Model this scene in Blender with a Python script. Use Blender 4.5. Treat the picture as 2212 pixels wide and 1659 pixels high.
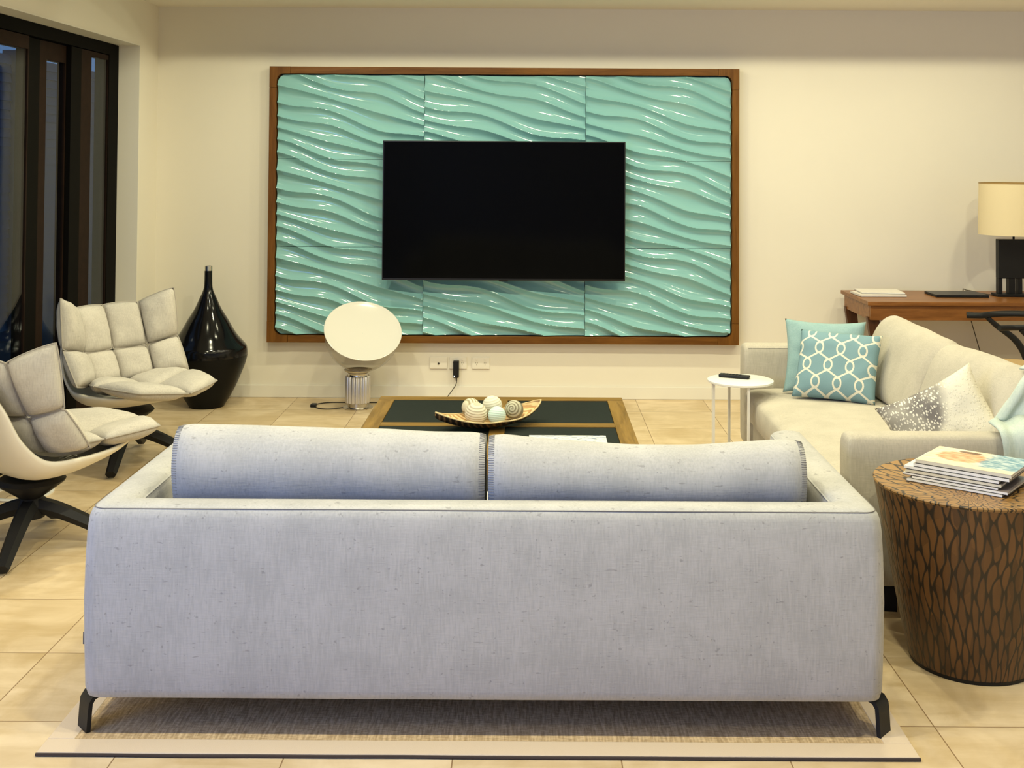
import bpy, bmesh, math, random
from math import pi, sin, cos, radians, sqrt, hypot, atan2
from mathutils import Vector, Matrix, noise as mnoise

random.seed(7)
for o in list(bpy.data.objects):
    bpy.data.objects.remove(o)
scene = bpy.context.scene
COL = scene.collection

# ------------------------------------------------------------------ camera
cam_d = bpy.data.cameras.new('camera')
cam = bpy.data.objects.new('camera', cam_d)
COL.objects.link(cam)
cam_d.sensor_fit = 'HORIZONTAL'
cam_d.sensor_width = 36.0
cam_d.lens = 36.0 * 2500.0 / 2212.0
cam_d.shift_x = (1106.0 - 1150.0) / 2212.0
cam_d.shift_y = -(829.5 - 280.5) / 2212.0
cam_d.clip_start = 0.05
_p, _r = 0.025, 0.0058
f = Vector((0, cos(_p), sin(_p)))
r = Vector((1, 0, 0))
u = r.cross(f)
r2 = r * cos(_r) + u * sin(_r)
u2 = -r * sin(_r) + u * cos(_r)
M = Matrix((r2, u2, -f)).transposed().to_4x4()
M.translation = Vector((0, 0, 1.6))
cam.matrix_world = M
scene.camera = cam

# ------------------------------------------------------------------ look, world, lights
vs = scene.view_settings
scene.display_settings.display_device = 'sRGB'
vs.view_transform = 'Standard'
vs.look = 'None'
vs.gamma = 1.0
vs.use_curve_mapping = False
vs.exposure = 0.0

world = bpy.data.worlds.new('dusk_sky')
scene.world = world
world.use_nodes = True
bg = world.node_tree.nodes['Background']
bg.inputs['Color'].default_value = (0.20, 0.42, 0.85, 1)
bg.inputs['Strength'].default_value = 0.5

WARM = (1.0, 0.94, 0.63)
CEIL = 2.61


def area_light(name, loc, size, power, color, rot=(0, 0, 0), shape='DISK', size_y=None, spread=pi):
    d = bpy.data.lights.new(name, 'AREA')
    d.shape = shape
    d.size = size
    if size_y:
        d.size_y = size_y
    d.energy = power
    d.color = color
    d.spread = spread
    o = bpy.data.objects.new(name, d)
    COL.objects.link(o)
    o.location = loc
    o.rotation_euler = rot
    return o


# recessed downlights in five ceiling slots
ROW_A, ROW_B, ROW_C, ROW_D, ROW_E = 6.62, 5.35, 3.75, 2.65, 1.20
PW = dict(A=9.5, B=17.0, C=6.0, D=21.0, E=4.0)
for row, yy, xs_ in (('A', ROW_A, (-1.5, -0.6, 0.3, 1.2, 2.1, 3.0)), ('B', ROW_B, (-1.5, -0.5, 0.5, 1.5, 2.6)),
                     ('C', ROW_C, (-1.3, -0.1, 1.1, 2.3)), ('D', ROW_D, (-1.3, -0.3, 0.7, 1.7)), ('E', ROW_E, (-0.5, 0.8, 2.1))):
    for x in xs_:
        area_light('downlight', (x, yy, 2.71), 0.09, PW[row] * (1.3 if x < -1 else 1.0), WARM)
# evening daylight through the big opening of the left wall behind the camera
area_light('daylight_opening', (-2.75, 0.1, 1.55), 4.2, 118.0, (0.20, 0.40, 1.05), (0, -pi / 2, 0), 'RECTANGLE', 1.5)
bpy.data.objects['daylight_opening'].rotation_euler = (pi / 2, 0, -pi / 2)


# ------------------------------------------------------------------ node helpers
def new_mat(name):
    m = bpy.data.materials.new(name)
    m.use_nodes = True
    nt = m.node_tree
    b = nt.nodes['Principled BSDF']
    return m, nt, b


def lin(c):
    return tuple(((v / 255) / 12.92 if v / 255 <= .04045 else ((v / 255 + .055) / 1.055) ** 2.4) for v in c) + (1,)


def mat(name, color, rough=0.5, metal=0.0, coat=0.0, spec=None, bump=0.0, bscale=200.0, var=0.0, vscale=8.0):
    m, nt, b = new_mat(name)
    b.inputs['Roughness'].default_value = rough
    b.inputs['Metallic'].default_value = metal
    if coat:
        b.inputs['Coat Weight'].default_value = coat
        b.inputs['Coat Roughness'].default_value = 0.05
    if spec is not None:
        b.inputs['Specular IOR Level'].default_value = spec
    tc = nt.nodes.new('ShaderNodeTexCoord')
    n = nt.nodes.new('ShaderNodeTexNoise')
    n.inputs['Scale'].default_value = vscale
    n.inputs['Detail'].default_value = 4
    nt.links.new(tc.outputs['Object'], n.inputs['Vector'])
    mx = nt.nodes.new('ShaderNodeMix')
    mx.data_type = 'RGBA'
    c = color[:3]
    mx.inputs[6].default_value = tuple(max(0, v * (1 - var)) for v in c) + (1,)
    mx.inputs[7].default_value = tuple(min(1, v * (1 + var)) for v in c) + (1,)
    nt.links.new(n.outputs['Fac'], mx.inputs[0])
    nt.links.new(mx.outputs[2], b.inputs['Base Color'])
    if bump:
        n2 = nt.nodes.new('ShaderNodeTexNoise')
        n2.inputs['Scale'].default_value = bscale
        nt.links.new(tc.outputs['Object'], n2.inputs['Vector'])
        bp = nt.nodes.new('ShaderNodeBump')
        bp.inputs['Strength'].default_value = bump
        bp.inputs['Distance'].default_value = 0.003
        nt.links.new(n2.outputs['Fac'], bp.inputs['Height'])
        nt.links.new(bp.outputs['Normal'], b.inputs['Normal'])
    return m


class E:
    """tiny expression builder over Math nodes"""
    def __init__(s, nt, sock):
        s.nt, s.s = nt, sock

    def _op(s, op, *a, clamp=False):
        n = s.nt.nodes.new('ShaderNodeMath')
        n.operation = op
        n.use_clamp = clamp
        for i, v in enumerate((s,) + a):
            if isinstance(v, E):
                s.nt.links.new(v.s, n.inputs[i])
            else:
                n.inputs[i].default_value = v
        return E(s.nt, n.outputs[0])

    def __add__(s, o): return s._op('ADD', o)
    def __sub__(s, o): return s._op('SUBTRACT', o)
    def __mul__(s, o): return s._op('MULTIPLY', o)
    def __truediv__(s, o): return s._op('DIVIDE', o)
    def abs(s): return s._op('ABSOLUTE')
    def floor(s): return s._op('FLOOR')
    def fmod(s, o): return s._op('FLOORED_MODULO', o)
    def sqrt(s): return s._op('SQRT')
    def pow(s, o): return s._op('POWER', o)
    def sin(s): return s._op('SINE')
    def lt(s, o): return s._op('LESS_THAN', o)
    def gt(s, o): return s._op('GREATER_THAN', o)
    def max(s, o): return s._op('MAXIMUM', o)
    def min(s, o): return s._op('MINIMUM', o)

    def step(s, a, b):
        n = s.nt.nodes.new('ShaderNodeMapRange')
        n.interpolation_type = 'SMOOTHSTEP'
        n.inputs['From Min'].default_value = a
        n.inputs['From Max'].default_value = b
        s.nt.links.new(s.s, n.inputs['Value'])
        return E(s.nt, n.outputs['Result'])


def coords(nt, kind='Object'):
    tc = nt.nodes.new('ShaderNodeTexCoord')
    sp = nt.nodes.new('ShaderNodeSeparateXYZ')
    nt.links.new(tc.outputs[kind], sp.inputs[0])
    return [E(nt, sp.outputs[i]) for i in range(3)]


def comb(nt, x, y, z):
    n = nt.nodes.new('ShaderNodeCombineXYZ')
    for i, v in enumerate((x, y, z)):
        if isinstance(v, E):
            nt.links.new(v.s, n.inputs[i])
        else:
            n.inputs[i].default_value = v
    return n.outputs[0]


def noise_tex(nt, vec, scale, detail=3, rough=0.5, dist=0.0):
    n = nt.nodes.new('ShaderNodeTexNoise')
    n.inputs['Scale'].default_value = scale
    n.inputs['Detail'].default_value = detail
    n.inputs['Roughness'].default_value = rough
    n.inputs['Distortion'].default_value = dist
    nt.links.new(vec, n.inputs['Vector'])
    return E(nt, n.outputs['Fac'])


def mixc(nt, fac, a, b):
    n = nt.nodes.new('ShaderNodeMix')
    n.data_type = 'RGBA'
    if isinstance(fac, E):
        nt.links.new(fac.s, n.inputs[0])
    else:
        n.inputs[0].default_value = fac
    for i, v in ((6, a), (7, b)):
        if isinstance(v, tuple):
            n.inputs[i].default_value = v if len(v) == 4 else v + (1,)
        else:
            nt.links.new(v, n.inputs[i])
    return n.outputs[2]


def bump_to(nt, b, h, strength=0.3, dist=0.002):
    bp = nt.nodes.new('ShaderNodeBump')
    bp.inputs['Strength'].default_value = strength
    bp.inputs['Distance'].default_value = dist
    nt.links.new(h.s, bp.inputs['Height'])
    nt.links.new(bp.outputs['Normal'], b.inputs['Normal'])


# ------------------------------------------------------------------ materials
def m_linen(name, ca, cb, fleck, flecks=0.5):
    m, nt, b = new_mat(name)
    x, y, z = coords(nt)
    h = x + y
    v1 = comb(nt, x * 1.0, y * 1.0, z * 0.12)
    v2 = comb(nt, x * 0.15, y * 0.15, z * 1.0)
    warp = noise_tex(nt, v1, 190, 3)
    weft = noise_tex(nt, v2, 190, 3)
    cloud = noise_tex(nt, comb(nt, x, y, z), 7, 4)
    t = (warp * 0.42 + weft * 0.14 + cloud * 0.44).step(0.36, 0.64)
    c = mixc(nt, t, ca, cb)
    fl = noise_tex(nt, comb(nt, x * 1.0, y * 1.0, z * 1.0), 75, 2)
    fl2 = noise_tex(nt, comb(nt, x * 0.5, y * 0.5, z * 2.2), 60, 2)
    c = mixc(nt, fl.step(0.66, 0.76).max(fl2.step(0.67, 0.75)) * flecks, c, fleck)
    nt.links.new(c, b.inputs['Base Color'])
    b.inputs['Roughness'].default_value = 0.95
    b.inputs['Specular IOR Level'].default_value = 0.1
    b.inputs['Sheen Weight'].default_value = 0.08
    bump_to(nt, b, warp + weft, 0.35, 0.0015)
    return m


LINEN = m_linen('linen_fabric', (0.385, 0.38, 0.37), (0.465, 0.455, 0.445), (0.24, 0.235, 0.23), 0.6)
LINEN_R = m_linen('pale_linen_fabric', (0.425, 0.390, 0.325), (0.50, 0.460, 0.385), (0.33, 0.30, 0.26), 0.3)
HUSKF = m_linen('oatmeal_fabric', (0.45, 0.42, 0.38), (0.56, 0.525, 0.47), (0.30, 0.27, 0.24), 0.3)
HUSKP = mat('oatmeal_piping', (0.36, 0.33, 0.29), 0.9, bump=0.3)
SEAM = mat('seam_thread', (0.19, 0.18, 0.175), 0.9)
STITCH = mat('stitch_thread', (0.23, 0.22, 0.21), 0.9)
BLACKM = mat('black_metal', (0.012, 0.012, 0.013), 0.45, spec=0.2)
BLACKP = mat('black_plastic', (0.010, 0.010, 0.011), 0.35, spec=0.25)
WHITEM = mat('white_lacquer', (0.80, 0.79, 0.75), 0.3)
SHELL = mat('cream_shell_plastic', (0.78, 0.73, 0.62), 0.35)
WALLP = mat('cream_wall_paint', (0.80, 0.755, 0.655), 0.75, var=0.02, vscale=3, bump=0.05, bscale=300)
JAMBP = mat('white_gloss_trim_paint', (0.80, 0.77, 0.69), 0.4)
CEILP = mat('ceiling_paint', (0.80, 0.76, 0.67), 0.8, var=0.01)
GLASSB = mat('black_vase_glaze', (0.004, 0.004, 0.005), 0.12, spec=0.35)
VASELOW = mat('black_vase_lower_glaze', (0.006, 0.006, 0.006), 0.32, spec=0.12)
SILVER = mat('silver_collar', (0.75, 0.74, 0.70), 0.2, metal=1.0)
CHROME = mat('chrome', (0.60, 0.57, 0.52), 0.22, metal=1.0)
ALU = mat('ribbed_aluminium', (0.66, 0.63, 0.60), 0.33, metal=0.75)
DISCW = mat('white_reflector_enamel', (0.74, 0.72, 0.66), 0.16, coat=0.6)
SCREEN = mat('black_screen_glass', (0.002, 0.002, 0.0025), 0.10, spec=0.06)
TVBODY = mat('black_tv_casing', (0.006, 0.006, 0.006), 0.35)
BACKING = mat('dark_backing_board', (0.015, 0.02, 0.02), 0.6)
DOORW = mat('dark_stained_door_timber', (0.016, 0.008, 0.005), 0.65, spec=0.08, var=0.4, vscale=20)
DOORB = mat('black_door_edge', (0.004, 0.0035, 0.003), 0.7, spec=0.05)
BRONZE = mat('bronze_bolt', (0.30, 0.22, 0.12), 0.35, metal=0.8)
SLATE = mat('dark_table_inset', (0.016, 0.020, 0.018), 0.65, spec=0.12, var=0.2, vscale=60)
SHADE = mat('cream_lampshade_linen', (0.78, 0.66, 0.42), 0.9, bump=0.2, bscale=500)
THROW = m_linen('pale_aqua_wool', (0.42, 0.50, 0.46), (0.52, 0.585, 0.53), (0.38, 0.44, 0.41), 0.3)
BLUEF = m_linen('plain_blue_fabric', (0.23, 0.36, 0.37), (0.28, 0.41, 0.42), (0.22, 0.33, 0.34), 0.2)
PAPER = mat('page_paper', (0.78, 0.74, 0.67), 0.7, var=0.06, vscale=80)
DECK = mat('dark_deck_boards', (0.03, 0.025, 0.02), 0.7)
TAGM = mat('grey_label_cloth', (0.10, 0.10, 0.11), 0.8)
HEM = mat('rug_binding_tape', (0.62, 0.50, 0.37), 0.9, bump=0.2, bscale=400)
RUGEDGE = mat('dark_rug_edge', (0.05, 0.035, 0.03), 0.9)
SWITCHP = mat('ivory_switch_plastic', (0.80, 0.76, 0.67), 0.35)
HOLE = mat('dark_socket_slot', (0.30, 0.27, 0.21), 0.6)
JACK = mat('dark_aerial_hole', (0.03, 0.025, 0.02), 0.6)
CORDM = mat('dark_cord', (0.035, 0.028, 0.02), 0.5)
LEDM, _nt, _b = new_mat('white_led')
_b.inputs['Emission Color'].default_value = (0.8, 1.0, 1.0, 1)
_b.inputs['Emission Strength'].default_value = 2.0


def m_wood(name, ca, cb, rough=0.4, axis=0, scale=1.0):
    m, nt, b = new_mat(name)
    c = coords(nt)
    k = [14.0, 14.0, 14.0]
    k[axis] = 1.2
    v = comb(nt, c[0] * k[0] * scale, c[1] * k[1] * scale, c[2] * k[2] * scale)
    n1 = noise_tex(nt, v, 1.6, 5, 0.6, 0.8)
    n2 = noise_tex(nt, v, 9.0, 3)
    t = (n1 * 0.75 + n2 * 0.25).step(0.33, 0.68)
    nt.links.new(mixc(nt, t, ca, cb), b.inputs['Base Color'])
    b.inputs['Roughness'].default_value = rough
    b.inputs['Specular IOR Level'].default_value = 0.2
    bump_to(nt, b, n2, 0.12, 0.001)
    return m


FRAMEW = m_wood('frame_timber', (0.11, 0.042, 0.007), (0.19, 0.08, 0.015), 0.38, 0)
FRAMEWZ = m_wood('frame_timber_upright', (0.11, 0.042, 0.007), (0.19, 0.08, 0.015), 0.38, 2)
DESKW = m_wood('desk_timber', (0.17, 0.065, 0.017), (0.30, 0.125, 0.036), 0.32, 0)
DESKD = m_wood('dark_desk_timber', (0.055, 0.022, 0.010), (0.10, 0.04, 0.016), 0.4, 2)
TABLEW = m_wood('coffee_table_timber', (0.16, 0.09, 0.02), (0.28, 0.165, 0.042), 0.42, 0)
TABLEWY = m_wood('coffee_table_timber_side', (0.16, 0.09, 0.02), (0.28, 0.165, 0.042), 0.42, 1)


def m_floor():
    m, nt, b = new_mat('travertine_tiles')
    x, y, z = coords(nt)
    tx = ((x - 0.697) / 0.45)
    ty = ((y - 3.316) / 0.452)
    fx = tx.fmod(1.0)
    fy = ty.fmod(1.0)
    ex = fx.min((fx * -1.0) + 1.0) * 0.45
    ey = fy.min((fy * -1.0) + 1.0) * 0.45
    grout = ex.min(ey).lt(0.0018)
    ci = tx.floor() * 7.31 + ty.floor() * 3.17
    v = comb(nt, x + ci * 1.7, y * 1.0, ci)
    n1 = noise_tex(nt, v, 3.2, 6, 0.62, 0.9)
    v2 = comb(nt, x * 1.0 + ci, y * 5.0, ci * 2.0)
    n2 = noise_tex(nt, v2, 2.6, 5, 0.6, 0.5)
    tone = noise_tex(nt, comb(nt, tx.floor() * 3.3, ty.floor() * 5.7, 0.0), 3.0, 0)
    t = (n1 * 0.6 + n2 * 0.4).step(0.30, 0.70)
    c = mixc(nt, t, (0.48, 0.34, 0.165), (0.78, 0.63, 0.43))
    c = mixc(nt, tone * 0.4, c, (0.66, 0.52, 0.33))
    c = mixc(nt, grout, c, (0.27, 0.17, 0.085))
    nt.links.new(c, b.inputs['Base Color'])
    b.inputs['Roughness'].default_value = 0.38
    b.inputs['Specular IOR Level'].default_value = 0.35
    bump_to(nt, b, ex.min(ey).step(0.0, 0.003), 0.25, 0.0015)
    return m


FLOORM = m_floor()


def m_rug():
    m, nt, b = new_mat('woven_sisal')
    x, y, z = coords(nt)
    n1 = noise_tex(nt, comb(nt, x * 1.0, y * 0.12, 0.0), 130, 3)
    n2 = noise_tex(nt, comb(nt, x * 0.15, y, 0.0), 260, 2)
    t = (n1 * 0.6 + n2 * 0.4).step(0.36, 0.66)
    nt.links.new(mixc(nt, t, (0.36, 0.25, 0.13), (0.64, 0.475, 0.285)), b.inputs['Base Color'])
    b.inputs['Roughness'].default_value = 0.95
    bump_to(nt, b, n1 + n2, 0.6, 0.003)
    return m


def m_wave():
    m, nt, b = new_mat('turquoise_glass')
    x, y, z = coords(nt)
    n = noise_tex(nt, comb(nt, x, y, z), 1.1, 2)
    nt.links.new(mixc(nt, n, (0.235, 0.49, 0.515), (0.26, 0.52, 0.52)), b.inputs['Base Color'])
    b.inputs['Roughness'].default_value = 0.09
    b.inputs['Specular IOR Level'].default_value = 0.5
    b.inputs['Coat Weight'].default_value = 0.5
    b.inputs['Coat Roughness'].default_value = 0.04
    return m


def m_glass(name, tint=(0.9, 0.95, 0.95), ior=1.5):
    m, nt, b = new_mat(name)
    nt.nodes.remove(b)
    out = nt.nodes['Material Output']
    tr = nt.nodes.new('ShaderNodeBsdfTransparent')
    tr.inputs[0].default_value = tint + (1,)
    gl = nt.nodes.new('ShaderNodeBsdfGlossy')
    gl.inputs['Roughness'].default_value = 0.01
    lw = nt.nodes.new('ShaderNodeLayerWeight')
    lw.inputs['Blend'].default_value = 0.5
    fr = E(nt, lw.outputs['Facing']).pow(4.0) * (0.8 if ior < 1.3 else 0.30) + ((ior - 1) / (ior + 1)) ** 2
    mx = nt.nodes.new('ShaderNodeMixShader')
    nt.links.new(fr.s, mx.inputs[0])
    nt.links.new(tr.outputs[0], mx.inputs[1])
    nt.links.new(gl.outputs[0], mx.inputs[2])
    nt.links.new(mx.outputs[0], out.inputs['Surface'])
    return m


DOORGLASS = m_glass('door_glass', (0.80, 0.86, 0.88))
BOWLGLASS = m_glass('clear_lamp_glass', (0.93, 0.92, 0.90), 1.18)


def m_link_pattern():
    m, nt, b = new_mat('chain_link_embroidery')
    U, V, _ = coords(nt, 'UV')
    a, bb, ry, rx, w = 0.104, 0.0875, 0.0275, 0.0185, 0.0052
    x = ((U + 0.03).fmod(a) - a / 2).abs()
    y = ((V + 0.02).fmod(2 * bb) - bb).abs()
    d1 = (((x / rx).pow(2.0) + (y / ry).pow(2.0)).sqrt() - 1.0).abs() * 0.021
    x2 = (x * -1.0) + a / 2
    y2 = (y * -1.0) + bb
    d2 = (((x2 / rx).pow(2.0) + (y2 / ry).pow(2.0)).sqrt() - 1.0).abs() * 0.021
    k = 2 * (bb - 2 * ry) / a
    d3 = (y - (x * k) - ry).abs() * (1 / sqrt(1 + k * k))
    wob = noise_tex(nt, comb(nt, U, V, 0.0), 160, 2) * 0.002
    d = d1.min(d2).min(d3) + wob
    t = d.step(w + 0.0014, w - 0.0006)
    n = noise_tex(nt, comb(nt, U, V, 0.0), 300, 2)
    blue = mixc(nt, n, (0.16, 0.275, 0.32), (0.205, 0.325, 0.37))
    c = mixc(nt, t, blue, (0.66, 0.64, 0.55))
    nt.links.new(c, b.inputs['Base Color'])
    b.inputs['Roughness'].default_value = 0.9
    b.inputs['Specular IOR Level'].default_value = 0.1
    bump_to(nt, b, t + n * 0.15, 0.5, 0.003)
    return m


def m_dotted():
    m, nt, b = new_mat('grey_dotted_weave')
    x, y, z = coords(nt, 'UV')
    vo = nt.nodes.new('ShaderNodeTexVoronoi')
    vo.inputs['Scale'].default_value = 85
    vo.inputs['Randomness'].default_value = 0.75
    nt.links.new(comb(nt, x * 1.3, y * 0.9, 0.0), vo.inputs['Vector'])
    d = E(nt, vo.outputs['Distance'])
    dots = d.step(0.47, 0.33)
    patch = noise_tex(nt, comb(nt, x, y, 0.0), 7.0, 2)
    dark = mixc(nt, patch.step(0.4, 0.6), (0.17, 0.155, 0.15), (0.33, 0.31, 0.27))
    # the weave fades to plain cream over one corner
    side = (x * 1.0 - y * 0.55 + patch * 0.10).step(0.02, 0.075)
    cream = (0.70, 0.66, 0.55, 1)
    c = mixc(nt, dots, dark, (0.74, 0.70, 0.61, 1))
    c = mixc(nt, side, c, cream)
    nt.links.new(c, b.inputs['Base Color'])
    b.inputs['Roughness'].default_value = 0.95
    bump_to(nt, b, dots, 0.5, 0.003)
    return m


def m_drum(top=False):
    m, nt, b = new_mat('seed_mosaic_' + ('top' if top else 'side'))
    vo = nt.nodes.new('ShaderNodeTexVoronoi')
    vo.feature = 'DISTANCE_TO_EDGE'
    vc = nt.nodes.new('ShaderNodeTexVoronoi')
    if top:
        x, y, z = coords(nt)
        px, py = x + 0.07, y + 0.20
        rr = ((px * px + py * py).sqrt() + 0.004)
        s = rr.pow(-0.62)
        vec = comb(nt, px * s, py * s, 0.0)
        scale, rnd, w0, w1 = 14.5, 0.75, 0.045, 0.11
    else:
        U, V, _ = coords(nt, 'UV')
        vec = comb(nt, U * 1.0, V * 0.36, 0.0)
        scale, rnd, w0, w1 = 26.0, 0.62, 0.07, 0.125
    for n in (vo, vc):
        n.voronoi_dimensions = '2D'
        n.inputs['Scale'].default_value = scale
        n.inputs['Randomness'].default_value = rnd
        nt.links.new(vec, n.inputs['Vector'])
    d = E(nt, vo.outputs['Distance'])
    t = d.step(w0, w1)
    if not top:                                 # two interleaved rows of pointed leaf cells
        wx = U + noise_tex(nt, comb(nt, U, V * 0.6, 0.0), 9.0, 2) * 0.050
        wy = V + noise_tex(nt, comb(nt, U, V, 5.0), 7.0, 2) * 0.13
        ca, cb, hw, hl = 0.042, 0.118, 0.0130, 0.058
        ds = []
        for ox, oy in ((0.0, 0.0), (ca / 2, cb / 2)):
            px = (wx + ox).fmod(ca) - ca / 2
            py = (wy + oy).fmod(cb) - cb / 2
            q = (py / hl)
            ds.append((((q * q) * -1.0) + 1.0).max(0.0).pow(0.85) * hw - px.abs())
        t = ds[0].max(ds[1]).step(0.0006, 0.0040)
    sp = nt.nodes.new('ShaderNodeSeparateColor')
    nt.links.new(vc.outputs['Color'], sp.inputs[0])
    x, y, z = coords(nt)
    g = noise_tex(nt, comb(nt, x, y, z * (1.0 if top else 0.2)), 60, 3)
    tone = E(nt, sp.outputs[0]) * 0.6 + g * 0.4
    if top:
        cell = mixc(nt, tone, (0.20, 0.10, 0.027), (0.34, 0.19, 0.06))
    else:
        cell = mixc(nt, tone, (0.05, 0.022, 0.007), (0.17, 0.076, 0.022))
    c = mixc(nt, t, (0.022, 0.013, 0.006), cell)
    nt.links.new(c, b.inputs['Base Color'])
    b.inputs['Roughness'].default_value = 0.42
    bump_to(nt, b, t, 0.35, 0.003)
    return m


def m_cover():
    m, nt, b = new_mat('magazine_cover_print')
    U, V, _ = coords(nt, 'UV')
    n = noise_tex(nt, comb(nt, U * 1.6, V * 2.6, 0.0), 4.2, 4, 0.6, 0.6)
    n2 = noise_tex(nt, comb(nt, U + 3.0, V * 2.0, 1.0), 9.0, 3)
    c = mixc(nt, n2.step(0.3, 0.7), (0.80, 0.60, 0.42), (0.80, 0.74, 0.62))
    # tanned portrait on the left half
    e1 = (((U - 0.36) / 0.27).pow(2.0) + ((V - 0.55) / 0.30).pow(2.0)).sqrt() + n * 0.35
    c = mixc(nt, e1.step(1.25, 1.05), c, mixc(nt, n2.step(0.35, 0.65), (0.52, 0.25, 0.11), (0.74, 0.47, 0.27)))
    e2 = (((U - 0.38) / 0.16).pow(2.0) + ((V - 0.86) / 0.07).pow(2.0)).sqrt() + n * 0.6
    c = mixc(nt, e2.step(1.25, 1.0), c, (0.16, 0.075, 0.035))
    # blue sea on the right
    sea = mixc(nt, n2.step(0.42, 0.62), (0.14, 0.30, 0.40), (0.50, 0.63, 0.67))
    c = mixc(nt, (U + n * 0.22 - V * 0.06).step(0.64, 0.71), c, sea)
    c = mixc(nt, (V * -1.0 + 0.18 + n * 0.06).step(0.0, 0.06), c, (0.78, 0.66, 0.50))
    nt.links.new(c, b.inputs['Base Color'])
    b.inputs['Roughness'].default_value = 0.25
    return m


def m_bookcover():
    m, nt, b = new_mat('speckled_book_cover')
    x, y, z = coords(nt)
    v = comb(nt, x, y * 1.0, 0.0)
    a = noise_tex(nt, comb(nt, x * 0.7, y * 1.5, 0.0), 42, 2).step(0.54, 0.60)
    c = mixc(nt, a, (0.74, 0.75, 0.74), (0.22, 0.27, 0.40))
    nt.links.new(c, b.inputs['Base Color'])
    b.inputs['Roughness'].default_value = 0.4
    return m


def m_basket(inner):
    m, nt, b = new_mat('woven_leaf_' + ('inside' if inner else 'outside'))
    x, y, z = coords(nt)
    n = noise_tex(nt, comb(nt, x, y, z), 12, 3)
    t = ((x * 1.0 + y.abs() * 0.9 + n * 0.035) * (2 * pi / 0.036)).sin()
    if inner:
        c = mixc(nt, t.step(-0.5, 0.6), (0.40, 0.22, 0.08), (0.68, 0.50, 0.26))
    else:
        c = mixc(nt, t.step(-0.1, 0.9), (0.030, 0.017, 0.008), (0.21, 0.115, 0.045))
    nt.links.new(c, b.inputs['Base Color'])
    b.inputs['Roughness'].default_value = 0.6
    bump_to(nt, b, t, 0.5, 0.004)
    return m


def m_seat_weave():
    m, nt, b = new_mat('paper_cord_weave')
    x, y, z = coords(nt)
    t = ((x.abs().max(y.abs())) * (2 * pi / 0.008)).sin()
    nt.links.new(mixc(nt, t.step(-1, 1), (0.50, 0.33, 0.15), (0.68, 0.48, 0.25)), b.inputs['Base Color'])
    b.inputs['Roughness'].default_value = 0.8
    bump_to(nt, b, t, 0.6, 0.003)
    return m


def m_louvre():
    m, nt, b = new_mat('dark_blue_shutter_paint')
    x, y, z = coords(nt)
    n = noise_tex(nt, comb(nt, x, y, z), 3, 3)
    nt.links.new(mixc(nt, n, (0.025, 0.042, 0.075), (0.04, 0.062, 0.105)), b.inputs['Base Color'])
    b.inputs['Roughness'].default_value = 0.6
    return m


def m_ball(name, ca, cb, freq, axis, twist=0.0, depth=0.5):
    m, nt, b = new_mat(name)
    c = coords(nt)
    ax = c[axis]
    if twist:                                   # spiral about the axis
        o = [c[i] for i in range(3) if i != axis]
        at = nt.nodes.new('ShaderNodeMath')
        at.operation = 'ARCTAN2'
        nt.links.new(o[0].s, at.inputs[0])
        nt.links.new(o[1].s, at.inputs[1])
        rad = (o[0] * o[0] + o[1] * o[1]).sqrt()
        ph = rad * freq + E(nt, at.outputs[0]) * twist
    else:
        ph = ax * freq
    t = ph.sin()
    n = noise_tex(nt, comb(nt, *c), 60, 2)
    nt.links.new(mixc(nt, t.step(-0.9, 0.35), ca, cb), b.inputs['Base Color'])
    b.inputs['Roughness'].default_value = 0.9
    bump_to(nt, b, t.step(-1, 0.6) + n * 0.1, depth, 0.004)
    return m


# ------------------------------------------------------------------ mesh helpers
def link(name, me, parent=None):
    o = bpy.data.objects.new(name, me)
    COL.objects.link(o)
    if parent:
        o.parent = parent
    return o


def make(name, verts, faces, material, parent=None, smooth=True, uvs=None, sharp=None):
    me = bpy.data.meshes.new(name)
    me.from_pydata([tuple(v) for v in verts], [], faces)
    me.validate()
    me.update()
    bm = bmesh.new()
    bm.from_mesh(me)
    bmesh.ops.recalc_face_normals(bm, faces=bm.faces)
    if uvs:
        lay = bm.loops.layers.uv.new('UVMap')
        bm.verts.ensure_lookup_table()
        for fc in bm.faces:
            for lp in fc.loops:
                lp[lay].uv = uvs[lp.vert.index]
    bm.to_mesh(me)
    bm.free()
    if smooth:
        me.polygons.foreach_set('use_smooth', [True] * len(me.polygons))
        if sharp:
            me.set_sharp_from_angle(angle=radians(sharp))
    mats = material if isinstance(material, (list, tuple)) else [material]
    for mm in mats:
        me.materials.append(mm)
    return link(name, me, parent)


def finish(name, bm, material, parent=None, smooth=False, sharp=35):
    bmesh.ops.recalc_face_normals(bm, faces=bm.faces)
    me = bpy.data.meshes.new(name)
    bm.to_mesh(me)
    bm.free()
    if smooth:
        me.polygons.foreach_set('use_smooth', [True] * len(me.polygons))
        me.set_sharp_from_angle(angle=radians(sharp))
    me.materials.append(material)
    return link(name, me, parent)


def bm_box(bm, lo, hi, mtx=None):
    v = [Vector((x, y, z)) for x in (lo[0], hi[0]) for y in (lo[1], hi[1]) for z in (lo[2], hi[2])]
    if mtx:
        v = [mtx @ p for p in v]
    bv = [bm.verts.new(p) for p in v]
    for q in ((0, 1, 3, 2), (4, 6, 7, 5), (0, 4, 5, 1), (2, 3, 7, 6), (0, 2, 6, 4), (1, 5, 7, 3)):
        bm.faces.new([bv[i] for i in q])
    return bv


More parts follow.
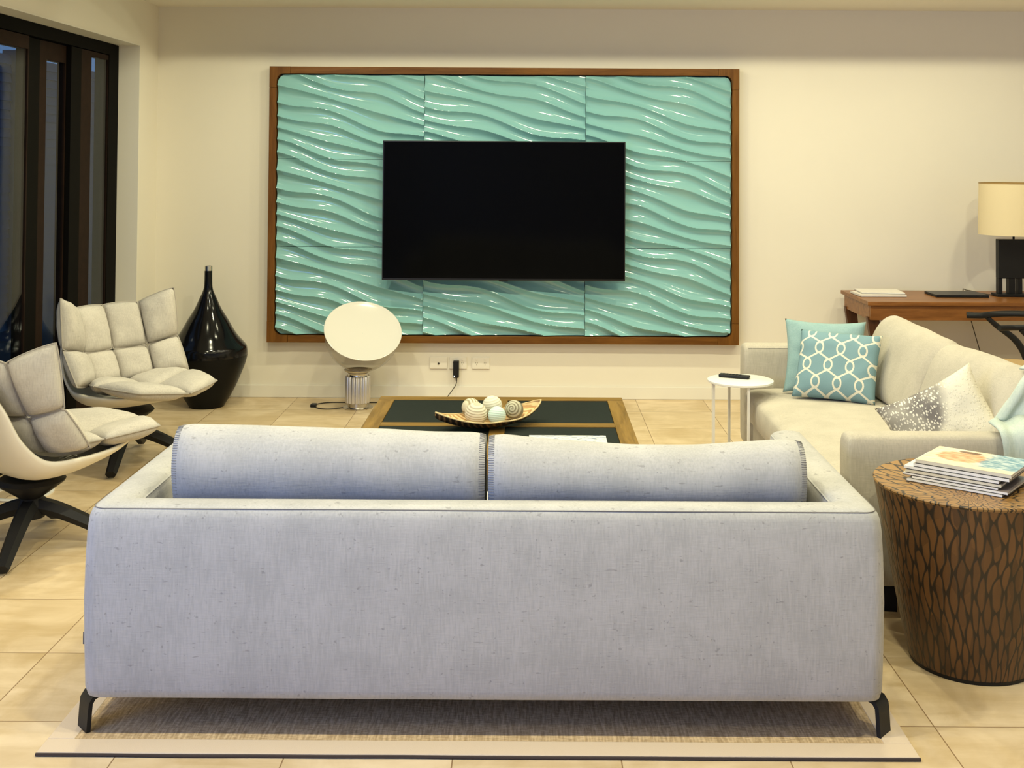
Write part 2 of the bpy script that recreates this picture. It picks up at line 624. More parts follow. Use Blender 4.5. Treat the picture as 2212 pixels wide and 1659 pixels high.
def box(name, lo, hi, material, parent=None, bevel=0.0, seg=2, mtx=None):
    bm = bmesh.new()
    bm_box(bm, lo, hi, mtx)
    if bevel:
        bmesh.ops.bevel(bm, geom=bm.edges[:], offset=bevel, segments=seg, affect='EDGES', profile=0.5)
    o = finish(name, bm, material, parent, smooth=bevel > 0, sharp=50)
    if bevel:
        o.modifiers.new('face_normals', 'WEIGHTED_NORMAL').keep_sharp = True
    return o


def boxes(name, lst, material, parent=None, bevel=0.0):
    bm = bmesh.new()
    for lo, hi in lst:
        b2 = bmesh.new()
        bm_box(b2, lo, hi)
        if bevel:
            bmesh.ops.bevel(b2, geom=b2.edges[:], offset=bevel, segments=2, affect='EDGES')
        tmp = bpy.data.meshes.new('t')
        b2.to_mesh(tmp)
        b2.free()
        bm.from_mesh(tmp)
        bpy.data.meshes.remove(tmp)
    return finish(name, bm, material, parent, smooth=bevel > 0, sharp=50)


def lathe_data(profile, n=48, caps=True):
    v, f, uv = [], [], []
    for (rr, z) in profile:
        for i in range(n):
            a = 2 * pi * i / n
            v.append((rr * cos(a), rr * sin(a), z))
    for k in range(len(profile) - 1):
        for i in range(n):
            j = (i + 1) % n
            f.append((k * n + i, k * n + j, (k + 1) * n + j, (k + 1) * n + i))
    if caps:
        f.append(tuple(range(n - 1, -1, -1)))
        f.append(tuple(range((len(profile) - 1) * n, len(profile) * n)))
    return v, f


def lathe(name, profile, material, parent=None, n=48, caps=True, sharp=40, mtx=None):
    v, f = lathe_data(profile, n, caps)
    if mtx:
        v = [mtx @ Vector(p) for p in v]
    return make(name, v, f, material, parent, True, None, sharp)


def catmull(pts, sub):
    P = [Vector(p) for p in pts]
    if len(P) < 3 or sub < 2:
        return P
    out = []
    for i in range(len(P) - 1):
        p0, p1, p2, p3 = P[max(i - 1, 0)], P[i], P[i + 1], P[min(i + 2, len(P) - 1)]
        for k in range(sub):
            t = k / sub
            out.append(0.5 * ((2 * p1) + (p2 - p0) * t + (2 * p0 - 5 * p1 + 4 * p2 - p3) * t * t
                              + (3 * p1 - p0 - 3 * p2 + p3) * t ** 3))
    out.append(P[-1])
    return out


def tube_data(pts, rad, n=8, closed=False, sub=1, sx=1.0, sy=1.0, up=None):
    P = catmull(pts, sub) if not closed else [Vector(p) for p in pts]
    m = len(P)
    rads = rad if isinstance(rad, (list, tuple)) else None
    v, f = [], []
    last = None
    for i, p in enumerate(P):
        if closed:
            t = P[(i + 1) % m] - P[i - 1]
        else:
            t = P[min(i + 1, m - 1)] - P[max(i - 1, 0)]
        t.normalize()
        if up is not None:
            a = Vector(up) - t * t.dot(Vector(up))
        elif last is None:
            a = t.orthogonal()
        else:
            a = last - t * t.dot(last)
        if a.length < 1e-6:
            a = t.orthogonal()
        a.normalize()
        last = a
        bb = t.cross(a)
        if rads:
            q = i / (m - 1) * (len(rads) - 1)
            k = min(int(q), len(rads) - 2)
            rr = rads[k] + (rads[k + 1] - rads[k]) * (q - k)
        else:
            rr = rad
        for j in range(n):
            th = 2 * pi * (j + 0.5) / n
            v.append(p + a * (cos(th) * rr * sx) + bb * (sin(th) * rr * sy))
    rng = m if closed else m - 1
    for i in range(rng):
        for j in range(n):
            k = (j + 1) % n
            i2 = (i + 1) % m
            f.append((i * n + j, i * n + k, i2 * n + k, i2 * n + j))
    if not closed:
        f.append(tuple(range(n - 1, -1, -1)))
        f.append(tuple(range((m - 1) * n, m * n)))
    return v, f


def tube(name, pts, rad, material, parent=None, **k):
    v, f = tube_data(pts, rad, **k)
    return make(name, v, f, material, parent, True, None, 50)


def join(parts):
    v, f = [], []
    for a, b in parts:
        o = len(v)
        v += list(a)
        f += [tuple(i + o for i in q) for q in b]
    return v, f


def thing(name, label, cat, loc=(0, 0, 0), rotz=0.0, group=None):
    o = bpy.data.objects.new(name, None)
    o.empty_display_size = 0.1
    COL.objects.link(o)
    o.location = loc
    o.rotation_euler = (0, 0, rotz)
    return tag(o, label, cat, group)


def tag(o, label, cat, group=None):
    o['label'] = label
    o['category'] = cat
    if group:
        o['group'] = group
    return o


def struct(o):
    o['kind'] = 'structure'
    return o


def n3(x, y=0.0, z=0.0):
    return mnoise.noise(Vector((x, y, z)))


# ------------------------------------------------------------------ room shell
LX, RX, BY, RY = -2.52, 4.3, 7.77, -3.2
struct(box('floor', (LX - 0.2, RY, -0.1), (RX + 0.1, BY + 0.1, 0.0), FLOORM))
struct(box('wall_back', (LX - 0.2, BY, 0.0), (RX + 0.1, BY + 0.12, 2.9), WALLP))
struct(box('wall_right', (RX, RY, 0.0), (RX + 0.1, BY, 2.9), WALLP))
struct(box('wall_rear', (LX - 0.2, RY - 0.1, 0.0), (RX + 0.1, RY, 2.9), WALLP))
D0, D1, DH = 4.30, 7.40, 2.315
struct(boxes('wall_left', [((LX - 0.2, D1, 0), (LX, BY, 2.9)),
                           ((LX - 0.2, D0, DH), (LX, D1, 2.9)),
                           ((LX - 0.2, 2.3, 0), (LX, D0, 2.9)),
                           ((LX - 0.2, -2.1, 2.35), (LX, 2.3, 2.9)),
                           ((LX - 0.2, RY, 0), (LX, -2.1, 2.9))], WALLP))
# ceiling with unseen slots for the downlights, edges shaped to shade the upper wall
def slot(yl, cut_wall):
    s = 0.10 * (BY - yl) / ((CEIL - cut_wall) + 0.10)
    return yl + s
rows = [(ROW_E - 0.12, ROW_E + 0.22), (ROW_D - 0.12, ROW_D + 0.22), (ROW_C - 0.15, ROW_C + 0.22),
        (ROW_B - 0.15, slot(ROW_B, 2.262)), (ROW_A - 0.15, slot(ROW_A, 2.268))]
SX = -1.72
edges = [RY] + [v for ab in rows for v in ab] + [BY]
cl = [((SX, edges[k], CEIL), (RX, edges[k + 1], CEIL + 0.16)) for k in range(0, len(edges), 2)]
cl.append(((LX, RY, CEIL), (SX, BY, CEIL + 0.16)))
cl.append(((LX, RY, CEIL + 0.16), (RX, BY, CEIL + 0.2)))
struct(boxes('ceiling', cl, CEILP))
# unseen black liners added in the slots to cut bounce and sharpen the cut-off
for k, (a, b) in enumerate(rows):
    struct(boxes('trim_%d' % (k + 2), [((SX, a, CEIL + 0.004), (RX, a + 0.004, CEIL + 0.158)), ((SX, b - 0.004, CEIL + 0.001), (RX, b, CEIL + 0.158)),
                                       ((SX, a + 0.004, CEIL + 0.001), (SX + 0.004, b - 0.004, CEIL + 0.158)),
                                       ((SX + 0.004, a + 0.004, CEIL + 0.15), (RX, b - 0.004, CEIL + 0.158))], BLACKP))
struct(boxes('baseboard_back', [((LX, BY - 0.016, 0), (RX, BY, 0.083))], JAMBP, bevel=0.003))
struct(boxes('baseboard_left', [((LX, D1 + 0.02, 0), (LX + 0.016, BY - 0.017, 0.083))], JAMBP, bevel=0.003))
struct(boxes('trim_1', [((LX - 0.135, D1 - 0.006, 0), (LX + 0.004, D1, DH)),
                        ((LX - 0.135, D0, DH - 0.006), (LX + 0.004, D1, DH))], JAMBP))


# ------------------------------------------------------------------ glazed door on the left
def build_door():
    X = LX - 0.13
    fr = bpy.data.objects.new('door_1', None)
    COL.objects.link(fr)
    struct(fr)
    top, bot = DH - 0.008, 0.0
    boxes('door_frame', [((X - 0.09, D1 - 0.17, bot), (X, D1 - 0.007, top)),
                         ((X - 0.09, D0, top - 0.07), (X, D1 - 0.17, top)),
                         ((X - 0.09, D0, bot), (X, D0 + 0.06, top - 0.07)),
                         ((X - 0.09, D0 + 0.06, bot), (X, D1 - 0.17, 0.03))], DOORB, fr)
    # leaves stepping back on their tracks: (first y, last y, stile width, depth offset)
    for k, (a, b, w1, w2, dx, tr) in enumerate(((6.64, 7.228, 0.31, 0.006, -0.004, 0.03),
                                                (6.09, 6.635, 0.28, 0.012, -0.030, 0.10),
                                                (5.30, 6.085, 0.16, 0.012, -0.004, 0.07),
                                                (4.37, 5.28, 0.10, 0.06, -0.030, 0.10))):
        x0, x1 = X - 0.045 + dx, X + dx
        zt, zb = top - 0.075, 0.032
        leaf = boxes('door_leaf', [((x0, a, zb), (x1, a + w1, zt)), ((x0, b - w2, zb), (x1, b, zt)),
                                   ((x0, a + w1, zt - tr), (x1, b - w2, zt)),
                                   ((x0, a + w1, zb), (x1, b - w2, zb + 0.12))], DOORW, fr)
        box('glass_pane', (x1 - 0.012, a + w1 - 0.003, zb + 0.1), (x1 - 0.006, b - w2 + 0.003, zt - tr + 0.01), DOORGLASS, leaf)
        box('meeting_stile', (x0, a - 0.001, zb), (x1 + 0.003, a + w1 * (0.48, 0.66, 0.6, 0.6)[k], zt), DOORB, leaf)
        if k == 2:
            tube('door_bolt', [(x1 + 0.012, 5.62, 1.85), (x1 + 0.012, 5.62, 2.23)], 0.013, BRONZE, leaf, n=10)
            boxes('door_handle', [((x1, 5.62, 1.10), (x1 + 0.03, 5.645, 1.16))], SILVER, leaf, bevel=0.004)


build_door()
# dusk courtyard beyond the glass
struct(box('ground_outside', (-9.0, 0.0, -0.12), (LX - 0.2, 14.0, -0.02), DECK))
lou = m_louvre()
sl = thing('shutter_screen', 'dark blue horizontal slat shutter screen outside the glazed door', 'shutter', (-4.6, 9.0, -0.02))
for a in (-3.6, -1.2, 1.2, 3.6):
    box('post', (-0.06, a - 0.05, 0), (0.06, a + 0.05, 2.55), lou, sl)
bm = bmesh.new()
for i in range(30):
    z = 0.1 + i * 0.08
    bm_box(bm, (-0.012, -3.55, z), (0.012, 3.55, z + 0.085), Matrix.Translation((0, 0, 0)) @ Matrix.Rotation(radians(0), 4, 'Y'))
    for vv in bm.verts[-8:]:
        if vv.co.x > 0 and abs(vv.co.z - z) < 1e-4:
            vv.co.x += 0.02
finish('slat_panel', bm, lou, sl)


# ------------------------------------------------------------------ wave panel in timber frame
def build_wave_panel():
    y0 = BY
    t = thing('wave_wall_panel', 'timber framed panel of turquoise glossy wave tiles behind the television', 'wall panel', (0, 0, 0))
    x0, x1, z0, z1 = -1.752, 1.377, 0.375, 2.206
    fw, yf = 0.047, y0 - 0.075
    yb = y0 - 0.002
    c = 0.14
    box('rail', (x0 + c, yf, z1 - fw), (x1 - c, yb, z1), FRAMEW, t, 0.002)
    box('rail', (x0 + c, yf, z0), (x1 - c, yb, z0 + fw), FRAMEW, t, 0.002)
    box('stile', (x0, yf, z0 + c), (x0 + fw, yb, z1 - c), FRAMEWZ, t, 0.002)
    box('stile', (x1 - fw, yf, z0 + c), (x1, yb, z1 - c), FRAMEWZ, t, 0.002)
    # corner blocks with a rounded inside corner
    for sx, cx in ((1, x0), (-1, x1)):
        for sz, cz in ((1, z0), (-1, z1)):
            R = 0.045
            poly = [(0, 0), (c - 0.001, 0), (c - 0.001, fw), (fw + R, fw)]
            for k in range(1, 8):
                a = -pi / 2 - k * (pi / 2) / 8
                poly.append((fw + R + R * cos(a), fw + R + R * sin(a)))
            poly += [(fw, fw + R), (fw, c - 0.001), (0, c - 0.001)]
            bm = bmesh.new()
            A = [bm.verts.new((cx + sx * p[0], yf - 0.001, cz + sz * p[1])) for p in poly]
            B = [bm.verts.new((cx + sx * p[0], yb, cz + sz * p[1])) for p in poly]
            bm.faces.new(A)
            bm.faces.new(B)
            for i in range(len(poly)):
                j = (i + 1) % len(poly)
                bm.faces.new((A[i], A[j], B[j], B[i]))
            finish('corner_block', bm, FRAMEWZ, t)
    box('backing_board', (x0 + fw - 0.002, yb - 0.02, z0 + fw - 0.002), (x1 - fw + 0.002, yb, z1 - fw + 0.002), BACKING, t)
    wm = m_wave()
    px0, px1, pz0, pz1 = x0 + fw + 0.006, x1 - fw - 0.006, z0 + fw + 0.006, z1 - fw - 0.006
    xs = [px0, -0.721, 0.355, px1]
    zs = [pz1, 1.590, 1.008, pz0]
    yback, ytop = yb - 0.022, y0 - 0.050
    RC = 0.047

    def height(i, j, X, D):
        """one repeating tile: X, D run 0..1 across and down"""
        ph = 6 * D - 2.75 * X + 0.13 * sin(2 * pi * (2 * X - D) + 0.3) + 0.12 * sin(2 * pi * (X + D) + 2.2) + 0.06 * sin(2 * pi * D + 0.8) + 0.25
        ph -= 0.25 * i
        tt = ph - math.floor(ph)
        amp = 0.032 + 0.004 * sin(2 * pi * (X + D))
        if tt < 0.45:
            return amp * (1 - tt / 0.45) ** 2.0
        return amp * ((tt - 0.45) / 0.55) ** 2.1

    for i in range(3):
        for j in range(3):
            a, b = xs[i] + 0.0013, xs[i + 1] - 0.0013
            hi, lo = zs[j] - 0.0013, zs[j + 1] + 0.0013
            nx, nz = 90, 150
            V, F = [], []
            for q in range(nz + 1):
                z = hi + (lo - hi) * q / nz
                for p in range(nx + 1):
                    x = a + (b - a) * p / nx
                    X, Z = x, z
                    # rounded outer corners
                    for cxx, sgx in ((px0, 1), (px1, -1)):
                        for czz, sgz in ((pz0, 1), (pz1, -1)):
                            dx, dz = (X - cxx) * sgx, (Z - czz) * sgz
                            if dx < RC and dz < RC:
                                ddx, ddz = RC - dx, RC - dz
                                L = hypot(ddx, ddz)
                                mx = max(ddx, ddz)
                                if L > 0:
                                    k = mx / L
                                    X, Z = cxx + sgx * (RC - ddx * k), czz + sgz * (RC - ddz * k)
                    V.append((X, ytop - height(i, j, p / nx, q / nz) + 0.004, Z))
            W = nx + 1
            for q in range(nz):
                for p in range(nx):
                    F.append((q * W + p, q * W + p + 1, (q + 1) * W + p + 1, (q + 1) * W + p))
            # rim back to the board
            ring = [p for p in range(W)] + [q * W + nx for q in range(1, nz + 1)] \
                + [nz * W + p for p in range(nx - 1, -1, -1)] + [q * W for q in range(nz - 1, 0, -1)]
            base = len(V)
            for k in ring:
                V.append((V[k][0], yback, V[k][2]))
            n = len(ring)
            for k in range(n):
                F.append((ring[k], base + k, base + (k + 1) % n, ring[(k + 1) % n]))
            make('wave_tile', V, F, wm, t, True, None, 60)


build_wave_panel()


def build_tv():
    t = thing('television', 'black flat screen television hung on the turquoise wave panel', 'television', (-0.184, 7.6, 1.258))
    w, h = 0.797, 0.457
    box('casing', (-w, 0.0, -h), (w, 0.035, h), TVBODY, t, 0.004)
    box('screen', (-w + 0.008, -0.0025, -h + 0.014), (w - 0.008, 0.001, h - 0.008), SCREEN, t, 0.0008, 1)
    box('wall_bracket', (-0.25, 0.035, -0.2), (0.25, 0.060, 0.2), BLACKM, t)
    boxes('sensor_bump', [((-0.03, 0.004, -h - 0.007), (0.03, 0.025, -h + 0.001))], TVBODY, t, 0.002)


build_tv()


# ------------------------------------------------------------------ sockets, adapter
def build_sockets():
    lab = ['ivory aerial wall plate with single dark hole, left of the black adapter',
           'ivory wall socket half hidden by the plugged in black adapter',
           'ivory double wall socket right of the black adapter']
    for k, (x, lb) in enumerate(((-0.617, lab[0]), (-0.487, lab[1]), (-0.335, lab[2]))):
        t = thing('wall_socket', lb, 'socket', (x, BY, 0.234), 0, 'wall plates under the wave panel')
        box('plate', (-0.059, -0.009, -0.039), (0.059, -0.0005, 0.039), SWITCHP, t, 0.003)
        if k == 0:
            lathe('aerial_jack', [(0.001, 0.003), (0.006, 0.003), (0.007, 0.0), (0.007, -0.002)], JACK, t, 16,
                  mtx=Matrix.Translation((0, -0.0098, -0.004)) @ Matrix.Rotation(pi / 2, 4, 'X'))
        else:
            for cx in (-0.028, 0.028):
                boxes('socket_slot', [((cx - 0.007, -0.0096, -0.002), (cx - 0.004, -0.0085, 0.008)),
                                      ((cx + 0.004, -0.0096, -0.002), (cx + 0.007, -0.0085, 0.008)),
                                      ((cx - 0.0015, -0.0096, -0.014), (cx + 0.0015, -0.0085, -0.006))], HOLE, t)
                box('rocker', (cx - 0.006, -0.012, 0.016), (cx + 0.006, -0.0085, 0.03), SWITCHP, t, 0.001)
    a = thing('power_adapter', 'black plug-in power adapter with trailing cord below the wave panel', 'power adapter', (-0.498, BY - 0.013, 0.198))
    box('adapter_body', (-0.019, -0.036, -0.056), (0.019, 0.0, 0.056), BLACKP, a, 0.004)
    boxes('indicator_light', [((-0.014, -0.0375, -0.047), (-0.008, -0.0355, -0.040))], LEDM, a)
    tube('strain_relief', [(0.002, -0.018, -0.055), (0.003, -0.019, -0.082)], [0.006, 0.0035], BLACKP, a, n=8)
    tube('cord', [(0.003, -0.019, -0.08), (0.0, -0.022, -0.10), (-0.03, -0.045, -0.145), (-0.07, -0.09, -0.185), (-0.13, -0.17, -0.1945),
                  (-0.26, -0.22, -0.1945), (-0.36, -0.14, -0.1945)], 0.0028, CORDM, a, n=6, sub=6)


build_sockets()


# ------------------------------------------------------------------ sofa
def build_sofa(label, W, D, loc, rotz, fabric, leg_spots, back_cushions, seat_n=1, with_tag=False, stitched=False, leg_z=0.0):
    root = thing('sofa', label, 'sofa', loc, rotz)
    TH = 0.125
    sec = [(0.020, 0.110), (0.006, 0.117), (0.000, 0.140), (-0.003, 0.25), (-0.005, 0.38), (-0.003, 0.50), (0.000, 0.570),
           (0.004, 0.604), (0.010, 0.621), (0.019, 0.631), (0.040, 0.635), (0.07, 0.637), (0.098, 0.633), (0.112, 0.627),
           (0.121, 0.613), (0.125, 0.585), (0.125, 0.40), (0.125, 0.20), (0.118, 0.122), (0.10, 0.110)]
    NA = 8
    hw = W / 2

    def path(o):
        """plan points for lateral offset o: left arm front -> back -> right arm front"""
        r = 0.042 - 0.024 * max(0, min(1, o / TH))
        x, y, yf = -hw + o, o, D
        L = [(x, yf + (y + r - yf) * k / 8) for k in range(8)]
        arc = [(x + r - r * cos(a), y + r - r * sin(a)) for a in (pi / 2 * k / NA for k in range(NA + 1))]
        nb = 20
        xb0, xb1 = x + r, -(x + r)
        back = [(xb0 + (xb1 - xb0) * k / nb, y) for k in range(1, nb)]
        arc2 = [(-px, py) for px, py in reversed(arc)]
        R = [(-px, py) for px, py in reversed(L)]
        return L + arc + back + arc2 + R, len(L)

    cols = [path(o)[0] for o, z in sec]
    nL = path(0)[1]
    n = len(cols[0])
    mid1 = nL + NA // 2
    mid2 = n - 1 - mid1

    def piece(name, a, b, cap_front):
        V, F = [], []
        m = len(sec)
        rows = list(range(a, b + 1))
        rings = []
        for i in rows:
            ring = []
            for k, (o, z) in enumerate(sec):
                px, py = cols[k][i]
                wob = 0.0
                if o < 0.06:
                    wob = 0.003 * n3(px * 2.5, py * 2.5, z * 4 + 3)
                ring.append(Vector((px, py - (wob if mid1 <= i <= mid2 else 0), z)))
            rings.append(ring)
        if cap_front:
            first = rings[0] if cap_front == 'start' else rings[-1]
            cen = sum(first, Vector()) / m
            extra = []
            for s, dy in ((0.985, 0.010), (0.95, 0.018), (0.88, 0.022), (0.4, 0.026)):
                extra.append([cen + (p - cen) * s + Vector((0, dy, 0)) for p in first])
            rings = list(reversed(extra)) + rings if cap_front == 'start' else rings + extra
        for ring in rings:
            V += ring
        for i in range(len(rings) - 1):
            for k in range(m):
                k2 = (k + 1) % m
                F.append((i * m + k, i * m + k2, (i + 1) * m + k2, (i + 1) * m + k))
        F.append(tuple(range(m)))
        F.append(tuple(range((len(rings) - 1) * m, len(rings) * m)))
        return make(name, V, F, fabric, root, True, None, 60)

    piece('armrest', 0, mid1, 'start')
    back = piece('backrest', mid1, mid2, None)
    piece('armrest', mid2, n - 1, 'end')
    # seam that runs along the outer top edge
    o = 0.0155
    pp = path(o)[0]
    tube('seam', [(px, py, 0.6285) for px, py in pp][nL - 1:-nL + 1], 0.0016, SEAM, root, n=6)
    pi_ = path(0.1185)[0]
    tube('seam', [(px, py, 0.6185) for px, py in pi_], 0.0028, fabric, root, n=6)
    # seat platform and cushions
    x0, x1 = -hw + TH + 0.002, hw - TH - 0.002
    box('seat_base', (x0, TH + 0.002, 0.115), (x1, D - 0.02, 0.25), fabric, root, 0.012)
    sw = (x1 - x0) / seat_n
    for k in range(seat_n):
        a, b = x0 + k * sw + 0.003, x0 + (k + 1) * sw - 0.003
        V, F = [], []
        secs = []
        nxs = 28
        prof = []
        for q in range(28):
            th = 2 * pi * q / 28
            e = 0.32
            cx, sx = cos(th), sin(th)
            prof.append((abs(cx) ** e * (1 if cx > 0 else -1), abs(sx) ** e * (1 if sx > 0 else -1)))
        ylo, yhi, zlo, zhi = TH + 0.01, D + 0.035, 0.252, 0.425
        for i in range(nxs + 1):
            tx = i / nxs
            ex = min(tx, 1 - tx) * (b - a)
            s = 1 - max(0, (0.03 - ex) / 0.03) ** 2 * 0.12
            for cy, cz in prof:
                y = (ylo + yhi) / 2 + cy * (yhi - ylo) / 2 * (1 - (1 - s) * 0.3)
                z = (zlo + zhi) / 2 + cz * (zhi - zlo) / 2 * s
                if cz > 0:
                    z += 0.018 * sin(pi * tx) * (1 - cy * cy) + 0.005 * n3(tx * 5, cy * 2, k)
                V.append((a + (b - a) * tx, y, z))
        m = 28
        for i in range(nxs):
            for q in range(m):
                F.append((i * m + q, i * m + (q + 1) % m, (i + 1) * m + (q + 1) % m, (i + 1) * m + q))
        F.append(tuple(range(m)))
        F.append(tuple(range(nxs * m, nxs * m + m)))
        make('seat_cushion', V, F, fabric, root, True, None, 60)
    # loose back cushions
    base_sec = [(0.200, 0.432), (0.198, 0.50), (0.182, 0.58), (0.163, 0.65), (0.158, 0.695), (0.168, 0.738), (0.192, 0.774), (0.225, 0.795), (0.255, 0.802),
                (0.290, 0.792), (0.322, 0.765), (0.350, 0.715), (0.375, 0.64), (0.395, 0.56), (0.405, 0.49), (0.395, 0.445), (0.35, 0.432), (0.25, 0.432)]
    base_sec = [tuple(p) for p in catmull([(0, a, b) for a, b in base_sec] + [(0, *base_sec[0])], 3)][:-1]
    base_sec = [(p[1], p[2]) for p in base_sec]
    for ci, (a, b, fn, lean) in enumerate(back_cushions):
        V, F = [], []
        nx = 44
        m = len(base_sec)
        for i in range(nx + 1):
            tx = i / nx
            ex = min(tx, 1 - tx) * (b - a)
            pinch = 1 - (0.16 if stitched else 0.30) * max(0, ((0.05 if stitched else 0.075) - ex) / (0.05 if stitched else 0.075)) ** 2
            hz = fn(tx)
            for (y, z) in base_sec:
                yc, zc = 0.27, 0.60
                yy = yc + (y - yc) * pinch
                tz = (z - 0.43) / 0.37
                zz = 0.432 + (z - 0.432) * ((hz - 0.432) / 0.370)
                zz = zc + (zz - zc) * (1 - (1 - pinch) * (0.25 if stitched else 0.35))
                yy += lean * max(0, tz) + 0.004 * n3(tx * 6 + ci * 9, z * 7, y * 6) - (0.004 if y < 0.16 else 0) * 0
                zz += 0.004 * n3(tx * 5 + ci * 4, y * 8, 2.0)
                xx = a + (b - a) * tx
                V.append((xx, max(yy, 0.135), max(zz, 0.43)))
        for i in range(nx):
            for q in range(m):
                F.append((i * m + q, i * m + (q + 1) % m, (i + 1) * m + (q + 1) % m, (i + 1) * m + q))
        F.append(tuple(range(m)))
        F.append(tuple(range(nx * m, nx * m + m)))
        cu = make('back_cushion', V, F, fabric, root, True, None, 55)
        # whip stitching on both ends
        for side in (0, 1) if stitched else ():
            parts = []
            i0 = 0 if side == 0 else nx
            i1 = 1 if side == 0 else nx - 1
            for q in range(0, m):
                for fr in (0.0, 0.5):
                    p = Vector(V[i0 * m + q]).lerp(Vector(V[i0 * m + (q + 1) % m]), fr)
                    p2 = Vector(V[i1 * m + q]).lerp(Vector(V[i1 * m + (q + 1) % m]), fr)
                    if p.z < 0.5:
                        continue
                    out = (p - Vector((p.x, 0.27, 0.6))).normalized() * 0.0008
                    parts.append(tube_data([p + out, p + out + (p2 - p) * 0.8], 0.0008, n=5))
            v, fcs = join(parts)
            make('stitching', v, fcs, STITCH, cu)
    for (lx, ly, dx, dy) in leg_spots:
        d = Vector((dx, dy, 0)).normalized()
        p = Vector((lx, ly, 0))
        pts = [p - d * 0.07 + Vector((0, 0, 0.105)), p - d * 0.03 + Vector((0, 0, 0.105)), p - d * 0.012 + Vector((0, 0, 0.100)),
               p - d * 0.002 + Vector((0, 0, 0.086)), p + Vector((0, 0, 0.066)), p + d * 0.004 + Vector((0, 0, leg_z))]
        side = d.cross(Vector((0, 0, 1)))
        V = []
        for i, q in enumerate(pts):
            t = (pts[min(i + 1, 5)] - pts[max(i - 1, 0)]).normalized()
            nrm = side.cross(t).normalized()
            for sa_, sb_ in ((-1, -1), (1, -1), (1, 1), (-1, 1)):
                V.append(q + side * 0.031 * sa_ + nrm * 0.006 * sb_)
        F = [(i * 4 + k, i * 4 + (k + 1) % 4, i * 4 + 4 + (k + 1) % 4, i * 4 + 4 + k) for i in range(5) for k in range(4)]
        F += [(0, 1, 2, 3), (20, 21, 22, 23)]
        V = [Vector((q[0], q[1], max(q[2], leg_z))) for q in V]
        make('leg', V, F, BLACKM, root, True, None, 40)
    if with_tag:
        box('label_tag', (-hw - 0.006, 0.028, 0.252), (-hw + 0.006, 0.031, 0.285), TAGM, root)
    return root


def bump_fn(h0, h1, dip=0.0, seed=0):
    return lambda t: h0 + (h1 - h0) * t - dip * sin(pi * min(1, max(0, (t - 0.05) / 0.9))) ** 1.3 + 0.006 * n3(t * 4 + seed, 2.0, 1.0)


FW = 2.205
front_sofa = build_sofa('pale grey linen sofa in front, seen from behind, standing on the sisal rug', FW, 0.95, (-0.1255, 3.205, 0), 0.0, LINEN,
           [(-1.108, 0.055, -1, -0.9), (1.108, 0.052, 1, -0.9), (-1.105, 0.88, -1, 0.9), (1.105, 0.88, 1, 0.9)],
           [(-0.912, -0.007, bump_fn(0.812, 0.790, 0.0, 1), -0.02), (0.003, 0.925, bump_fn(0.786, 0.775, 0.024, 5), -0.02)], 1, True, True, 0.0092)
right_sofa = build_sofa('cream linen sofa on the right, side-on between the drum table and white side table', 2.115, 0.95, (2.085, 5.1325, 0), pi / 2, LINEN_R,
           [(-0.97, 0.81, -1, 0.2), (0.98, 0.86, 1, 1), (-0.99, 0.08, -1, -1), (0.99, 0.08, 1, -1)],
           [(0.062, 0.925, bump_fn(0.795, 0.805, 0.0, 2), -0.045), (-0.925, 0.050, bump_fn(0.830, 0.795, 0.0, 9), -0.035)], 1)


# ------------------------------------------------------------------ pillows
def pillow(name, w, h, t, material, label, cat, mtx, bow=0.06, wr=0.006, seed=0, group=None, n=36, pipe=None):
    V, F, UV = [], [], []
    idx = {}
    for side in (1, -1):
        for j in range(n + 1):
            for i in range(n + 1):
                a, b = 2 * i / n - 1, 2 * j / n - 1
                on_edge = i in (0, n) or j in (0, n)
                if on_edge and (0, i, j) in idx:
                    idx[(side, i, j)] = idx[(0, i, j)]
                    continue
                x = a * w / 2 * (1 - bow * (1 - b * b) * abs(a) ** 2)
                y = b * h / 2 * (1 - bow * (1 - a * a) * abs(b) ** 2)
                prof = max(0, (1 - a ** 4)) ** 0.55 * max(0, (1 - b ** 4)) ** 0.55
                z = side * t / 2 * prof
                edge = 1 - max(abs(a), abs(b))
                z += wr * n3(a * 3 + seed, b * 3, side) * min(1, edge * 6)
                # creases running out of the corners and edges
                z += wr * 0.7 * sin(9 * atan2(b, a) + seed) * min(1, edge * 5) * max(0, 1 - edge * 2.2)
                idx[(side, i, j)] = len(V)
                if on_edge:
                    idx[(0, i, j)] = len(V)
                V.append(Vector((x, y, z)))
                UV.append((x, y))
    for side in (1, -1):
        for j in range(n):
            for i in range(n):
                F.append((idx[(side, i, j)], idx[(side, i + 1, j)], idx[(side, i + 1, j + 1)], idx[(side, i, j + 1)]))
    o = make(name, V, F, material, None, True, UV)
    o.matrix_world = mtx
    tag(o, label, cat, group)
    if pipe:
        ring = [V[idx[(1, i, 0)]] for i in range(n)] + [V[idx[(1, n, j)]] for j in range(n)] + \
               [V[idx[(1, n - i, n)]] for i in range(n)] + [V[idx[(1, 0, n - j)]] for j in range(n)]
        tube('piping', ring, 0.003, pipe, o, n=6, closed=True)
    return o


def frame_mtx(origin, xdir, ydir):
    x = Vector(xdir).normalized()
    y = Vector(ydir)
    y = (y - x * x.dot(y)).normalized()
    z = x.cross(y)
    m = Matrix((x, y, z)).transposed().to_4x4()
    m.translation = Vector(origin)
    return m


LINK = m_link_pattern()
